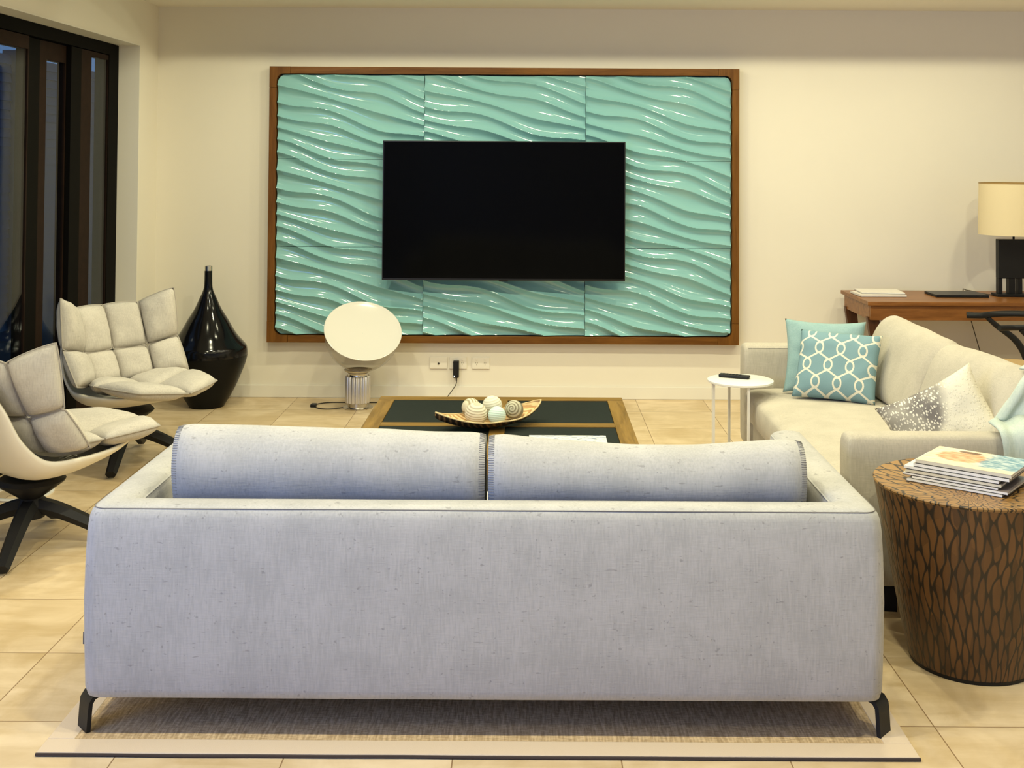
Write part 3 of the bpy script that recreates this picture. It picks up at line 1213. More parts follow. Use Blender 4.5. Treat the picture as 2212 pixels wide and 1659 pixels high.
# patterned pillow leaning on a plain one at the far arm of the right sofa
pillow('throw_pillow', 0.40, 0.355, 0.13, LINK, 'blue pillow with cream chain-link pattern on the right sofa', 'pillow',
       frame_mtx((1.500, 5.70, 0.592), (0.345, -0.175, -0.005), (0.10, 0.17, 0.33)), 0.05, 0.005, 3)
pillow('throw_pillow', 0.40, 0.375, 0.10, BLUEF, 'plain pale blue pillow tucked behind the chain-link patterned pillow', 'pillow',
       frame_mtx((1.475, 5.845, 0.613), (0.36, -0.11, 0.0), (0.035, 0.13, 0.35)), 0.09, 0.006, 8)
DOT = m_dotted()
pillow('throw_pillow', 0.40, 0.36, 0.16, DOT, 'grey and cream dotted pillow beside the near arm of the right sofa', 'pillow',
       frame_mtx((1.575, 4.42, 0.585), (0.235, -0.055, 0.135), (-0.055, 0.12, 0.22)), 0.10, 0.006, 5)
pillow('throw_pillow', 0.36, 0.29, 0.09, DOT, 'dotted pillow corner showing past the right end of the front sofa cushions', 'pillow',
       frame_mtx((0.795, 3.66, 0.530), (0.02, 0.28, 0.0), (0.03, -0.03, 0.33)), 0.06, 0.005, 2)


# ------------------------------------------------------------------ throw blanket over the near arm
def build_throw():
    prof = [(4.050, 0.36), (4.047, 0.45), (4.045, 0.55), (4.046, 0.61), (4.058, 0.642), (4.09, 0.650), (4.14, 0.652), (4.185, 0.662),
            (4.196, 0.72), (4.196, 0.775), (4.215, 0.806), (4.25, 0.820), (4.29, 0.824), (4.33, 0.820)]
    P = catmull([(0, a, b) for a, b in prof], 5)
    V, F = [], []
    nx = 60
    for i, p in enumerate(P):
        t = i / (len(P) - 1)
        left = 1.640 + 0.18 * min(1, max(0, (t - 0.5) / 0.35)) + 0.012 * n3(t * 5, 3.0, 0)
        right = 2.03
        for k in range(nx + 1):
            s = k / nx
            x = left + (right - left) * s
            fold = 0.011 * (1 + sin(2 * pi * (s * 3.4 + 0.35 * sin(3 * t + 1)) + 0.6)) \
                + 0.010 * (1 + n3(s * 5, t * 4, 7.0)) * 0.7
            edge = min(1, (min(s, 1 - s) * 14 + 0.15))
            fold *= edge * (1 - 0.6 * min(1, max(0, (t - 0.6) / 0.2)))
            tn = P[min(i + 1, len(P) - 1)] - P[max(i - 1, 0)]
            nrm = Vector((0, -tn.z, tn.y)).normalized()
            q = Vector((x, p.y, p.z)) + nrm * (fold + 0.006)
            V.append(q)
    W = nx + 1
    for i in range(len(P) - 1):
        for k in range(nx):
            F.append((i * W + k, i * W + k + 1, (i + 1) * W + k + 1, (i + 1) * W + k))
    o = make('throw_blanket', V, F, THROW, None, True)
    md = o.modifiers.new('thick', 'SOLIDIFY')
    md.thickness = 0.006
    md.offset = 1.0
    tag(o, 'pale aqua throw blanket draped over the near arm of the right sofa', 'blanket')


build_throw()


# ------------------------------------------------------------------ rug
def build_rug():
    t = thing('rug', 'tan sisal rug with pale fabric border under the front sofa', 'rug', (0, 0, 0))
    x0, x1, y0, y1 = -1.315, 1.045, 3.128, 4.75
    hm = 0.075
    box('woven_field', (x0 + hm, y0 + hm, 0.0), (x1 - hm, y1 - hm, 0.009), m_rug(), t)
    for lo, hi in (((x0, y0), (x1, y0 + hm)), ((x0, y1 - hm), (x1, y1)), ((x0, y0 + hm), (x0 + hm, y1 - hm)), ((x1 - hm, y0 + hm), (x1, y1 - hm))):
        box('border', (lo[0], lo[1], 0.0), (hi[0], hi[1], 0.010), HEM, t, 0.003)
    tube('edge_binding', [(x0, y0 - 0.002, 0.005)] + [(x0 + (x1 - x0) * k / 12, y0 - 0.003 + 0.003 * n3(k * 0.7), 0.0045) for k in range(1, 12)] + [(x1, y0 - 0.002, 0.005)],
         0.0052, RUGEDGE, t, n=6, sub=3, sx=0.8, sy=0.9)


build_rug()


# ------------------------------------------------------------------ coffee table and what lies on it
def build_coffee_table():
    L = 1.284
    t = thing('coffee_table', 'low square coffee table with dark insets in a brown timber frame', 'coffee table', (-0.1575, 5.565, 0))
    h = L / 2
    b = 0.082
    zt, z0 = 0.330, 0.262
    box('frame_rail', (-h, h - b, z0), (h, h, zt), TABLEW, t, 0.002)
    box('frame_rail', (-h, -h, z0), (h, -h + b, zt), TABLEW, t, 0.002)
    box('frame_rail', (-h, -h + b, z0), (-h + b, h - b, zt), TABLEWY, t, 0.002)
    box('frame_rail', (h - b, -h + b, z0), (h, h - b, zt), TABLEWY, t, 0.002)
    g = 0.036
    box('cross_bar', (-h + b, -g, z0), (h - b, g, zt), TABLEW, t, 0.001)
    box('cross_bar', (-g, g, z0), (g, h - b, zt), TABLEWY, t, 0.001)
    box('cross_bar', (-g, -h + b, z0), (g, -g, zt), TABLEWY, t, 0.001)
    for sx in (-1, 1):
        for sy in (-1, 1):
            a0, a1 = sorted((sx * (g + 0.002), sx * (h - b - 0.002)))
            c0, c1 = sorted((sy * (g + 0.002), sy * (h - b - 0.002)))
            box('inset_panel', (a0, c0, zt - 0.03), (a1, c1, zt - 0.003), SLATE, t, 0.001)
            lx, ly = sx * (h - 0.06), sy * (h - 0.06)
            box('leg', (lx - 0.035, ly - 0.035, 0), (lx + 0.035, ly + 0.035, z0 + 0.001), TABLEWY, t, 0.003)


build_coffee_table()
ZT = 0.330


def build_tray():
    ang = radians(31)
    t = thing('leaf_tray', 'long woven leaf shaped tray holding the balls on the coffee table', 'tray', (-0.196, 5.515, ZT + 0.0005), ang)
    L, Wd = 0.285, 0.125

    def surf(u_, v_, off):
        x = L * u_
        half = Wd * max(0.0, 1 - abs(u_) ** 2.0) ** 0.85 + 0.003
        y = half * v_
        z = 0.012 + 0.068 * abs(u_) ** 2.2 + 0.038 * abs(v_) ** 2 * (1 - 0.5 * abs(u_))
        tw = 0.012 * u_
        return Vector((x, y, z + tw * 0 + off))
    nu, nv = 40, 16
    for name, off, m in (('tray_inside', 0.0, m_basket(True)), ('tray_outside', -0.010, m_basket(False))):
        V = [surf(2 * i / nu - 1, 2 * j / nv - 1, off if not (j in (0, nv) or i in (0, nu)) else off * (0.5 if off else 0)) for i in range(nu + 1) for j in range(nv + 1)]
        F = [(i * (nv + 1) + j, (i + 1) * (nv + 1) + j, (i + 1) * (nv + 1) + j + 1, i * (nv + 1) + j + 1) for i in range(nu) for j in range(nv)]
        make(name, V, F, m, t)
    ring = [surf(2 * i / nu - 1, -1, -0.001) for i in range(nu + 1)] + [surf(1 - 2 * i / nu, 1, -0.001) for i in range(1, nu)]
    tube('rim', ring, 0.0038, mat('pale_rim_cane', (0.62, 0.47, 0.25), 0.6), t, n=6, closed=True)


build_tray()


def build_balls():
    spec = [((-0.258, 5.487, 0.396), 0.0535, m_ball('ribbed_cream_twine', (0.50, 0.46, 0.35), (0.66, 0.62, 0.50), 2 * pi / 0.011, 2), 'large cream ribbed ball at the front left of the leaf tray', (0.25, 0.1, 0)),
            ((-0.159, 5.485, 0.390), 0.0425, m_ball('pale_aqua_twine', (0.48, 0.63, 0.60), (0.55, 0.69, 0.65), 2 * pi / 0.010, 2, 0, 0.3), 'pale aqua ball in the middle of the leaf tray', (-0.2, 0.1, 0)),
            ((-0.080, 5.562, 0.400), 0.0455, m_ball('spiral_olive_twine', (0.20, 0.18, 0.12), (0.46, 0.44, 0.33), 2 * pi / 0.0125, 1, 1.0), 'olive ball with a dark spiral at the right of the leaf tray', (-0.35, 0, -0.25)),
            ((-0.287, 5.585, 0.405), 0.0450, m_ball('striped_cream_twine', (0.33, 0.29, 0.18), (0.63, 0.59, 0.45), 2 * pi / 0.015, 0), 'brown and cream striped ball behind the large cream ball', (0.1, 0.3, 0.7)),
            ((-0.185, 5.592, 0.4125), 0.0480, m_ball('plain_cream_twine', (0.56, 0.54, 0.44), (0.66, 0.65, 0.55), 2 * pi / 0.011, 2, 0, 0.25), 'plain cream ball behind the pale aqua ball', (0.1, -0.2, 0))]
    for loc, r_, m, lb, rot in spec:
        prof = [(r_ * sin(a) + 1e-4, -r_ * cos(a)) for a in (pi * k / 24 for k in range(25))]
        o = lathe('decorative_ball', prof, m, None, 40, True, None)
        o.location = loc
        o.rotation_euler = rot
        tag(o, lb, 'ball', 'balls in the leaf tray')


build_balls()
bk = thing('book', 'white book with dark blue speckles on the coffee table behind the sofa cushion', 'book', (0.165, 5.105, ZT))
box('cover', (-0.172, -0.125, 0.026), (0.172, 0.125, 0.030), m_bookcover(), bk, 0.001)
box('cover', (-0.172, -0.125, 0.000), (0.172, 0.125, 0.004), m_bookcover(), bk, 0.001)
box('page_block', (-0.168, -0.121, 0.004), (0.168, 0.121, 0.026), PAPER, bk)


# ------------------------------------------------------------------ white round side tables
def build_side_table():
    t = thing('side_table', 'white round metal side table holding the remote beside the right sofa', 'side table', (1.050, 5.830, 0), 0, 'white round side tables')
    R, z = 0.164, 0.500
    lathe('tabletop', [(0.001, z - 0.011), (R - 0.002, z - 0.011), (R, z - 0.009), (R, z - 0.001), (R - 0.002, z), (0.001, z)], WHITEM, t, 64)
    # flat ring on the floor
    ri, ro = 0.112, 0.148
    lathe('base_ring', [(ri, 0.0), (ro, 0.0), (ro, 0.007), (ri, 0.007), (ri, 0.0)], WHITEM, t, 64, False)
    for a, wd in ((pi * 1.02, 0.030), (-pi / 2 * 0.93, 0.012), (pi * 0.58, 0.012)):
        d = Vector((cos(a), sin(a), 0))
        s = Vector((-sin(a), cos(a), 0))
        p = d * 0.137
        bm = bmesh.new()
        mt = Matrix((d, s, Vector((0, 0, 1)))).transposed().to_4x4()
        mt.translation = p
        bm_box(bm, (-0.005, -wd / 2, 0.006), (0.005, wd / 2, z - 0.011), mt)
        finish('leg', bm, WHITEM, t)
    return t


def dup(root, loc, rotz, label, group=None):
    r_ = root.copy()
    COL.objects.link(r_)
    r_.location = loc
    r_.rotation_euler = (0, 0, rotz)
    r_['label'] = label
    if group:
        r_['group'] = group
    for ch in list(root.children):
        c = ch.copy()
        COL.objects.link(c)
        c.parent = r_
        for gch in ch.children:
            d = gch.copy()
            COL.objects.link(d)
            d.parent = c
    return r_


st = build_side_table()
dup(st, (-2.415, 5.53, 0), radians(200), 'white round side table mostly hidden behind the near armchair')
rc = thing('remote_control', 'black remote control lying on the white side table', 'remote', (1.028, 5.875, 0.5), radians(-24))
box('remote_body', (-0.078, -0.021, 0.0005), (0.078, 0.021, 0.017), BLACKP, rc, 0.006, 3)
boxes('button_pad', [((-0.06 + k * 0.017, -0.012 + j * 0.009, 0.0165), (-0.05 + k * 0.017, -0.006 + j * 0.009, 0.018)) for k in range(6) for j in range(3)], BLACKM, rc)


# ------------------------------------------------------------------ drum table and magazines
def build_drum():
    t = thing('drum_table', 'round tapered wooden drum table with leaf-cell mosaic right of the sofa', 'side table', (1.415, 3.755, 0))
    rt, rb, z = 0.298, 0.190, 0.570
    V, F, UV = [], [], []
    n, m = 96, 20
    for k in range(m + 1):
        s = k / m
        rr = rb + (rt - rb) * (s ** 0.92)
        zz = 0.012 + (z - 0.014) * s
        for i in range(n + 1):
            a = 2 * pi * i / n
            V.append((rr * cos(a), rr * sin(a), zz))
            UV.append((a * 0.255, zz))
    W = n + 1
    for k in range(m):
        for i in range(n):
            F.append((k * W + i, k * W + i + 1, (k + 1) * W + i + 1, (k + 1) * W + i))
    make('drum_side', V, F, m_drum(False), t, True, UV)
    lathe('tabletop', [(0.001, z - 0.012), (rt - 0.002, z - 0.012), (rt + 0.0015, z - 0.004), (rt - 0.001, z), (0.001, z)], m_drum(True), t, 96)
    lathe('foot_ring', [(rb - 0.03, 0.0), (rb - 0.004, 0.0), (rb + 0.001, 0.013), (rb - 0.03, 0.013)], BLACKM, t, 64)


build_drum()


GAPSHADE = mat('gap_shade_back_cover', (0.035, 0.03, 0.03), 0.35)  # near-black back covers paint in the shade of the gaps between magazines


def magazine(w, d, h, material, label, loc, rot, group, pages=PAPER):
    t = thing('magazine', label, 'magazine', loc, rot, group)
    V = [(-w / 2, -d / 2), (w / 2, -d / 2), (w / 2, d / 2), (-w / 2, d / 2)]
    box('pages', (-w / 2 + 0.001, -d / 2 + 0.0015, 0.0018), (w / 2 - 0.0015, d / 2 - 0.0015, h - 0.0008), pages, t)
    vv = [(x, y, h) for x, y in V] + [(x, y, h - 0.0008) for x, y in V]
    n = 4
    ff = [(0, 1, 2, 3), (7, 6, 5, 4)] + [(k, 4 + k, 4 + (k + 1) % 4, (k + 1) % 4) for k in range(4)]
    uv = [((x + w / 2) / w, (y + d / 2) / d) for x, y in V] * 2
    make('cover', vv, ff, material, t, False, uv)
    box('spine', (-w / 2, -d / 2 - 0.0006, 0.0018), (w / 2, -d / 2 + 0.0015, h), mat('spine_print', random.choice([(0.80, 0.77, 0.72), (0.78, 0.76, 0.74), (0.66, 0.61, 0.48)]), 0.4, var=0.12, vscale=25), t)
    make('cover', [(x, y, 0.0) for x, y in V] + [(x, y, 0.0017) for x, y in V], ff, GAPSHADE, t, False, uv)
    return t


def build_magazines():
    zt = 0.5705
    cols = [(0.70, 0.67, 0.62), (0.24, 0.20, 0.20), (0.60, 0.55, 0.42), (0.30, 0.27, 0.25), (0.66, 0.66, 0.70), (0.33, 0.30, 0.28), (0.55, 0.60, 0.66)]
    labs = ['white spined magazine at the very bottom of the stack on the drum table',
            'magazine with a short grey spine mark, second from the bottom on the drum table',
            'magazine jutting out left above a dark gap in the drum table stack',
            'magazine with an olive tinted spine in the middle of the drum table stack',
            'thicker curled magazine just above the olive tinted one on the drum table',
            'magazine with a pale blue spine end, right under the top magazine',
            'top magazine on the drum table, cover showing a tanned face and blue water']
    hs = [0.0080, 0.0085, 0.0065, 0.0095, 0.009, 0.0105, 0.0120]
    offs = [(-0.012, -0.006, -38.5), (0.004, -0.002, -38.8), (-0.028, 0.000, -38.0), (-0.020, 0.002, -37.4), (-0.026, 0.006, -38.4), (0.004, 0.010, -38.3), (0.010, 0.012, -38.5)]
    z = zt
    for k in range(7):
        c = cols[k]
        m = m_cover() if k == 6 else mat('magazine_back_print', c, 0.3, var=0.15, vscale=20)
        dx, dy, a = offs[k]
        ar = radians(a)
        x = 1.412 + dx * cos(ar) - dy * sin(ar)
        y = 3.748 + dx * sin(ar) + dy * cos(ar)
        magazine(0.297, 0.226, hs[k], m, labs[k], (x, y, z), ar, 'magazines on the drum table')
        z += hs[k] + 0.0008


build_magazines()


# ------------------------------------------------------------------ black vase
def build_vase():
    s = 0.00299
    t = thing('floor_vase', 'tall black glossy floor vase with narrow neck in the room corner', 'vase', (-2.082, 7.478, 0))
    rows = [(110, 8.1), (200, 8.3), (260, 9.6), (300, 13.0), (340, 17.7), (430, 27.8), (520, 41.8), (600, 53), (660, 63), (720, 76), (750, 82), (790, 84),
            (820, 84.4)]
    z = lambda yy: 1.6 - ((560 + yy / 3.95) - 343) * 7.478 / 2500 + 0.0
    up = [(rr * s, z(yy)) for yy, rr in rows]
    up.reverse()
    lo = [(820, 84.2), (840, 83.5), (900, 80), (1000, 71), (1100, 61), (1180, 51), (1240, 42.5), (1285, 36)]
    zl = [z(yy) for yy, _ in lo]
    zmin, zmax = zl[-1], zl[0]
    low = [(rr * s, (zz - zmin) / (zmax - zmin) * zmax) for (yy, rr), zz in zip(lo, zl)]
    low.reverse()
    sm = lambda pr: [(p.x, p.z) for p in catmull([(a, 0, b) for a, b in pr], 5)]
    lathe('lower_body', sm(low), VASELOW, t, 64)
    lathe('upper_body', sm(up), GLASSB, t, 64)
    ztop = up[-1][1]
    lathe('collar', [(0.023, ztop), (0.0255, ztop), (0.0255, ztop + 0.03), (0.018, ztop + 0.031), (0.017, ztop + 0.004)], SILVER, t, 32)


build_vase()


# ------------------------------------------------------------------ glass bowl lamp on the floor
def build_bowl_lamp():
    t = thing('floor_lamp', 'lamp with tilted white disc in a glass bowl on a ribbed metal column', 'lamp', (-1.108, 7.455, 0))
    lathe('foot', [(0.082, 0.0), (0.096, 0.0), (0.097, 0.006), (0.085, 0.009), (0.066, 0.010), (0.064, 0.034), (0.02, 0.034)], CHROME, t, 48)
    # fluted column
    V, F = [], []
    n = 160
    R = 0.081
    rings = [(0.0, 0.034), (R - 0.006, 0.034), (R, 0.037), (R, 0.200), (R - 0.004, 0.205), (0.0, 0.205)]
    for rr, z in rings:
        for i in range(n):
            a = 2 * pi * i / n
            fl = 0.0
            if rr > 0.05:
                c = cos(a * 20)
                fl = 0.0045 * (abs(c) ** 0.5 * (1 if c > 0 else -1)) - 0.0045
            V.append(((rr + fl) * cos(a), (rr + fl) * sin(a), z))
    for k in range(len(rings) - 1):
        for i in range(n):
            j = (i + 1) % n
            F.append((k * n + i, k * n + j, (k + 1) * n + j, (k + 1) * n + i))
    make('fluted_column', V, F, ALU, t, True, None, 50)
    lathe('neck_ring', [(0.03, 0.205), (0.064, 0.205), (0.060, 0.214), (0.062, 0.222), (0.088, 0.238), (0.090, 0.244), (0.080, 0.244), (0.05, 0.228)], CHROME, t, 48)
    nrm = Vector((0.20, -0.62, 0.76)).normalized()
    cen = Vector((0.043, -0.095, 0.507))
    a = Vector((1, 0, 0))
    a = (a - nrm * a.dot(nrm)).normalized()
    b = nrm.cross(a)
    m = Matrix((a, b, nrm)).transposed().to_4x4()
    m.translation = cen
    Rb = 0.243
    # glass bowl: rim at the disc, closing towards the neck
    prof = []
    for k in range(25):
        q = k / 24
        ang = q * pi / 2
        prof.append((max(Rb * cos(ang) ** 0.85, 0.001), -0.268 * sin(ang)))
    lathe('glass_bowl', [(Rb - 0.002, 0.002)] + prof, BOWLGLASS, t, 64, False, None, m)
    dish = [(0.001, -0.026), (0.08, -0.023), (0.15, -0.016), (0.21, -0.006), (Rb - 0.006, 0.0), (Rb + 0.001, 0.003), (Rb + 0.0035, 0.0), (Rb + 0.001, -0.004), (Rb - 0.01, -0.006)]
    lathe('reflector_disc', dish, DISCW, t, 72, False, None, m)
    tube('power_cord', [(-0.07, 0.0, 0.006), (-0.12, -0.035, 0.004), (-0.19, -0.062, 0.004), (-0.255, -0.03, 0.004), (-0.285, 0.03, 0.006)], 0.0035, CORDM, t, n=6, sub=6)
    tube('power_cord', [(-0.285, 0.03, 0.006), (-0.27, 0.09, 0.004), (-0.20, 0.135, 0.004), (-0.05, 0.142, 0.004), (0.10, 0.142, 0.004), (0.22, 0.15, 0.004)], 0.0035, CORDM, t, n=6, sub=6)
    box('inline_switch', (-0.305, -0.005, 0.0), (-0.268, 0.045, 0.020), BLACKP, t, 0.005)


build_bowl_lamp()


# ------------------------------------------------------------------ padded shell armchairs
def build_armchair():
    root = thing('armchair', 'padded armchair with grey square cushions beside the black vase', 'armchair', (0, 0, 0), 0, 'padded shell armchairs')
    # shell
    st_ = [(0.325, 0.392, 0.15, -0.03, 0.02), (0.16, 0.345, 0.235, -0.01, 0.05), (-0.04, 0.305, 0.28, 0.0, 0.09), (-0.19, 0.320, 0.275, 0.02, 0.09),
           (-0.285, 0.44, 0.265, 0.02, 0.06), (-0.345, 0.61, 0.235, 0.02, 0.02), (-0.395, 0.765, 0.17, 0.0, 0.0)]
    S = catmull([(i, 0, 0) for i in range(len(st_))], 6)
    ns = (len(st_) - 1) * 6
    def interp(k, q):
        pts = [Vector((s[k], 0, 0)) for s in st_]
        return catmull(pts, 6)[q].x
    nt_ = 26
    V, F = [], []
    for q in range(ns + 1):
        xc, zc, hw, dx, dz = (interp(k, q) for k in range(5))
        for j in range(nt_ + 1):
            tt = 2 * j / nt_ - 1
            y = hw * sin(tt * pi / 2 * 0.92) / sin(pi / 2 * 0.92)
            V.append((xc + dx * abs(tt) ** 2.4, y, zc + dz * abs(tt) ** 2.4))
    for q in range(ns):
        for j in range(nt_):
            F.append((q * (nt_ + 1) + j, q * (nt_ + 1) + j + 1, (q + 1) * (nt_ + 1) + j + 1, (q + 1) * (nt_ + 1) + j))
    sh = make('shell', V, F, SHELL, root, True)
    md = sh.modifiers.new('thick', 'SOLIDIFY')
    md.thickness = 0.012
    md.offset = 0.0

    def pad(c, tf, tb, seed, side=1):
        """c: four inner-face corners (bottom-left, bottom-right, top-right, top-left)"""
        A, B, C, Dd = (Vector(p) for p in c)
        nrm = ((B - A).cross(Dd - A) + (C - B).cross(A - B) * 0 + (Dd - C).cross(B - C)).normalized()
        n = 16
        V, F, idx = [], [], {}
        cen = (A + B + C + Dd) / 4
        for sd in (1, -1):
            for j in range(n + 1):
                for i in range(n + 1):
                    e = i in (0, n) or j in (0, n)
                    if e and (0, i, j) in idx:
                        idx[(sd, i, j)] = idx[(0, i, j)]
                        continue
                    a, b = 2 * i / n - 1, 2 * j / n - 1
                    k = 0.10
                    a2 = a * sqrt(1 - k * b * b * 1.0) * 1.0
                    b2 = b * sqrt(1 - k * a * a * 1.0) * 1.0
                    uu, vv = (a2 + 1) / 2, (b2 + 1) / 2
                    p = A * (1 - uu) * (1 - vv) + B * uu * (1 - vv) + C * uu * vv + Dd * (1 - uu) * vv
                    pr = (max(0, 1 - abs(a) ** 3.2) * max(0, 1 - abs(b) ** 3.2)) ** 0.55
                    p = p + nrm * sd * pr * (tf if sd > 0 else tb) + nrm * pr * 0.004 * n3(a * 2 + seed, b * 2, sd)
                    idx[(sd, i, j)] = len(V)
                    if e:
                        idx[(0, i, j)] = len(V)
                    V.append(p)
        for sd in (1, -1):
            for j in range(n):
                for i in range(n):
                    F.append((idx[(sd, i, j)], idx[(sd, i + 1, j)], idx[(sd, i + 1, j + 1)], idx[(sd, i, j + 1)]))
        o = make('cushion_pad', V, F, HUSKF, root, True)
        ring = [V[idx[(1, i, 0)]] for i in range(n)] + [V[idx[(1, n, j)]] for j in range(n)] + \
               [V[idx[(1, n - i, n)]] for i in range(n)] + [V[idx[(1, 0, n - j)]] for j in range(n)]
        tube('piping', ring, 0.0038, HUSKP, o, n=6, closed=True)

    # back: rows bottom / middle / top, columns from right wing to left wing
    bot = [(-0.010, -0.329, 0.439), (-0.115, -0.183, 0.417), (-0.145, 0, 0.412), (-0.115, 0.183, 0.417), (-0.010, 0.329, 0.439)]
    midr = [(-0.133, -0.342, 0.616), (-0.200, -0.190, 0.572), (-0.230, 0, 0.568), (-0.200, 0.190, 0.572), (-0.133, 0.342, 0.616)]
    top = [(-0.170, -0.338, 0.884), (-0.303, -0.195, 0.805), (-0.335, 0, 0.805), (-0.303, 0.195, 0.805), (-0.170, 0.338, 0.884)]
    for lo, hi, sd in ((bot, midr, 0), (midr, top, 10)):
        for k in range(4):
            tb = 0.060 if k in (0, 3) else 0.045
            pad((lo[k + 1], lo[k], hi[k], hi[k + 1]), 0.045, tb, k + sd)
    back_r = [(-0.105, -0.215, 0.432), (-0.12, 0, 0.412), (-0.105, 0.215, 0.432)]
    mid_r = [(0.070, -0.298, 0.455), (0.125, 0, 0.398), (0.070, 0.298, 0.455)]
    fr_r = [(0.375, -0.232, 0.445), (0.470, 0, 0.425), (0.375, 0.232, 0.445)]
    for lo, hi, sd in ((back_r, mid_r, 20), (mid_r, fr_r, 30)):
        for k in range(2):
            pad((lo[k + 1], lo[k], hi[k], hi[k + 1]), 0.042, 0.045, sd + k)
    # base
    lathe('mounting_plate', [(0.03, 0.195), (0.05, 0.205), (0.13, 0.262), (0.135, 0.27), (0.12, 0.285), (0.02, 0.285)], BLACKM, root, 24, mtx=Matrix.Translation((-0.08, 0, 0)))
    lathe('hub', [(0.02, 0.115), (0.055, 0.12), (0.055, 0.17), (0.038, 0.20), (0.02, 0.20)], BLACKM, root, 24, mtx=Matrix.Translation((-0.08, 0, 0)))
    for k in range(4):
        a = pi / 4 + k * pi / 2
        d = Vector((cos(a), sin(a), 0))
        pts = [d * 0.03 + Vector((0, 0, 0.165)), d * 0.10 + Vector((0, 0, 0.148)), d * 0.22 + Vector((0, 0, 0.095)), d * 0.35 + Vector((0, 0, 0.025))]
        v, f_ = tube_data(pts, [0.042, 0.038, 0.033, 0.027], n=6, sub=4, up=(0, 0, 1), sx=0.85, sy=1.0)
        v = [Vector((p.x - 0.08, p.y, max(p.z, 0.0))) for p in v]
        make('leg', v, f_, BLACKM, root, True, None, 50)
    return root


ch = build_armchair()
ch.location = (-2.054, 6.064, 0)
ch.rotation_euler = (0, 0, radians(-38.3))
dup(ch, (-2.00, 4.85, 0), radians(52), 'padded armchair cut off by the photo edge, cream shell seen from its side')


# ------------------------------------------------------------------ desk, lamp, laptop, magazines, chair
def build_desk():
    x0, x1, y0, y1, z = 2.05, 3.65, 7.07, 7.70, 0.742
    t = thing('desk', 'brown timber writing desk with slanted legs against the back wall', 'desk', (0, 0, 0))
    box('desktop', (x0, y0, z - 0.024), (x1, y1, z), DESKW, t, 0.003)
    box('front_apron', (x0 + 0.02, y0 + 0.02, z - 0.115), (x1 - 0.02, y0 + 0.045, z - 0.0245), DESKW, t, 0.002)
    box('back_apron', (x0 + 0.02, y1 - 0.045, z - 0.115), (x1 - 0.02, y1 - 0.02, z - 0.0245), DESKW, t, 0.002)
    for xx in (x0 + 0.018, x1 - 0.043):
        box('side_apron', (xx, y0 + 0.046, z - 0.115), (xx + 0.025, y1 - 0.046, z - 0.0245), DESKW, t, 0.002)
    for sx, xx in ((1, x0), (-1, x1)):
        for sy, yy in ((1, y0 + 0.05), (-1, y1 - 0.05)):
            a = Vector((xx + sx * 0.045, yy + sy * 0.015, z - 0.10))
            b_ = Vector((xx + sx * 0.13, yy + sy * 0.015, 0.0))
            V = []
            for p, w in ((a, 0.036), (b_, 0.022)):
                for ex, ey in ((-1, -1), (1, -1), (1, 1), (-1, 1)):
                    V.append((p.x + ex * w, p.y + ey * 0.02, p.z))
            make('leg', V, [(0, 1, 2, 3), (4, 5, 6, 7), (0, 1, 5, 4), (1, 2, 6, 5), (2, 3, 7, 6), (3, 0, 4, 7)], DESKD, t, False)


build_desk()
ZD = 0.7425


def build_desk_lamp():
    t = thing('table_lamp', 'table lamp with cream drum shade and black slab base on the desk', 'lamp', (3.075, 7.40, ZD))
    box('foot_plate', (-0.125, -0.055, 0.0), (0.125, 0.055, 0.018), BLACKM, t, 0.002)
    lst = []
    for a, b_ in ((-0.105, -0.082), (-0.040, 0.000), (0.020, 0.045), (0.080, 0.105)):
        lst.append(((a, -0.025, 0.018), (b_, 0.025, 0.115)))
    boxes('slab_legs', lst, BLACKM, t, 0.002)
    box('slab', (-0.105, -0.027, 0.114), (0.105, 0.027, 0.362), BLACKM, t, 0.003)
    tube('stem', [(0, 0, 0.36), (0, 0, 0.60)], 0.007, BLACKM, t, n=10)
    rs = 0.212
    z0, z1 = 0.392, 0.722
    lathe('lampshade', [(rs, z0), (rs - 0.004, z1), (rs - 0.007, z1), (rs - 0.003, z0), (rs, z0)], SHADE, t, 64, False, 60)
    lathe('shade_ring', [(rs - 0.0075, z1 - 0.006), (rs - 0.003, z1 - 0.006), (rs - 0.003, z1 + 0.001), (rs - 0.0075, z1 + 0.001), (rs - 0.0075, z1 - 0.006)], mat('gold_trim', (0.35, 0.22, 0.07), 0.6), t, 64, False)
    lathe('bulb', [(0.006, 0.50), (0.014, 0.50), (0.016, 0.53), (0.03, 0.56), (0.034, 0.59), (0.026, 0.62), (0.004, 0.632)], WHITEM, t, 20)
    tube('power_cord', [(-0.12, 0.03, 0.004), (-0.16, 0.1, 0.004), (-0.19, 0.29, 0.004), (-0.2, 0.325, -0.02), (-0.12, 0.33, -0.3), (-0.06, 0.335, -0.5)], 0.003, CORDM, t, n=6, sub=5)


build_desk_lamp()
lp = thing('laptop', 'closed dark laptop lying on the desk', 'laptop', (2.715, 7.42, ZD), 0)
box('laptop_lid', (-0.165, -0.115, 0.010), (0.165, 0.115, 0.016), BLACKP, lp, 0.002)
box('laptop_base', (-0.165, -0.115, 0.0), (0.165, 0.115, 0.0095), BLACKM, lp, 0.002)
mw = mat('pale_magazine_print', (0.76, 0.72, 0.66), 0.35, var=0.1, vscale=15)
magazine(0.29, 0.225, 0.014, mw, 'thick white magazine at the bottom of the pile on the desk', (2.215, 7.42, ZD), radians(2), 'magazines on the desk')
magazine(0.27, 0.215, 0.009, mw, 'thin white magazine on top of the pile on the desk', (2.235, 7.46, ZD + 0.0145), radians(-3), 'magazines on the desk')


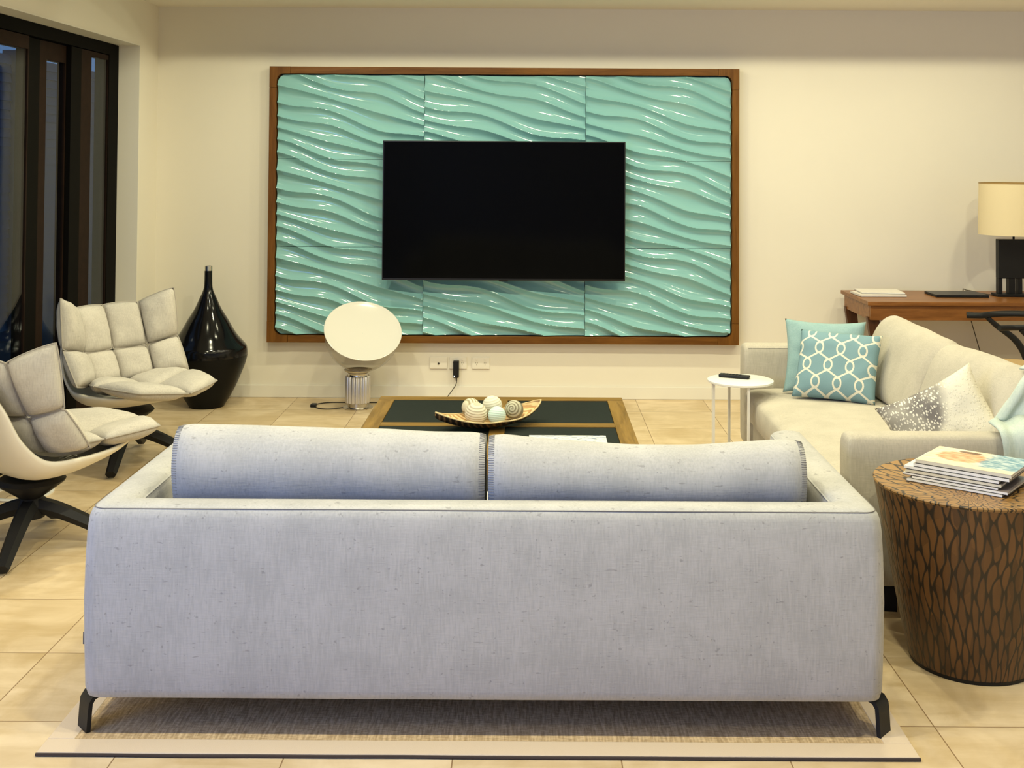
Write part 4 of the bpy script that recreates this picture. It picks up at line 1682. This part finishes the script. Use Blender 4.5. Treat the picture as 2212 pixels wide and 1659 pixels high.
def build_chair():
    t = thing('dining_chair', 'black curved-back chair with woven seat pulled up to the desk', 'chair', (2.665, 6.55, 0), radians(178))
    # front is +X
    V, F = [], []
    n = 40
    rings = [(0.0, 0.435), (0.97, 0.435), (1.0, 0.443), (0.98, 0.452), (0.6, 0.447), (0.0, 0.442)]
    for s, z in rings:
        for i in range(n):
            a = 2 * pi * i / n
            cx, sy = cos(a), sin(a)
            ex = 0.45
            x = 0.225 * abs(cx) ** ex * (1 if cx > 0 else -1)
            y = 0.245 * abs(sy) ** ex * (1 if sy > 0 else -1)
            y *= 1 + 0.10 * x / 0.225
            V.append((x * s, y * s, z))
    for k in range(len(rings) - 1):
        for i in range(n):
            j = (i + 1) % n
            F.append((k * n + i, k * n + j, (k + 1) * n + j, (k + 1) * n + i))
    make('seat', V, F, m_seat_weave(), t, True, None, 50)
    # steam-bent top rail and its arms
    rail = []
    for k in range(25):
        a = radians(-112 + 224 * k / 24)
        rail.append((-0.045 - 0.23 * cos(a) + (0.0), 0.265 * sin(a), 0.705 + 0.018 * cos(a)))
    rail = [(0.12, -0.262, 0.698)] + rail + [(0.12, 0.262, 0.698)]
    tube('top_rail', rail, 0.0165, BLACKM, t, n=10, sub=2, sx=0.9, sy=1.2)
    for s in (-1, 1):
        tube('rear_leg', [(-0.245, s * 0.19, 0.0), (-0.225, s * 0.20, 0.2), (-0.215, s * 0.215, 0.42), (-0.16, s * 0.235, 0.55), (-0.05, s * 0.255, 0.64), (0.005, s * 0.262, 0.69)],
             [0.013, 0.017, 0.020, 0.020, 0.016, 0.013], BLACKM, t, n=10, sub=5)
        tube('front_leg', [(0.215, s * 0.255, 0.0), (0.205, s * 0.25, 0.455)], [0.013, 0.018], BLACKM, t, n=10)
        tube('side_stretcher', [(-0.235, s * 0.195, 0.16), (0.21, s * 0.253, 0.16)], 0.010, BLACKM, t, n=8)
        tube('side_stretcher', [(-0.215, s * 0.21, 0.425), (0.205, s * 0.25, 0.425)], 0.012, BLACKM, t, n=8)
    tube('front_stretcher', [(0.205, -0.25, 0.425), (0.205, 0.25, 0.425)], 0.012, BLACKM, t, n=8)
    tube('back_stretcher', [(-0.215, -0.21, 0.425), (-0.215, 0.21, 0.425)], 0.012, BLACKM, t, n=8)
    # wishbone splat
    v1, f1 = tube_data([(-0.215, 0, 0.43), (-0.235, 0, 0.55)], 0.018, n=8)
    v2, f2 = tube_data([(-0.235, 0, 0.545), (-0.255, 0.03, 0.64), (-0.265, 0.075, 0.715)], 0.012, n=8, sub=3)
    v3, f3 = tube_data([(-0.235, 0, 0.545), (-0.255, -0.03, 0.64), (-0.265, -0.075, 0.715)], 0.012, n=8, sub=3)
    v, f_ = join([(v1, f1), (v2, f2), (v3, f3)])
    make('back_splat', v, f_, BLACKM, t, True, None, 60)


build_chair()
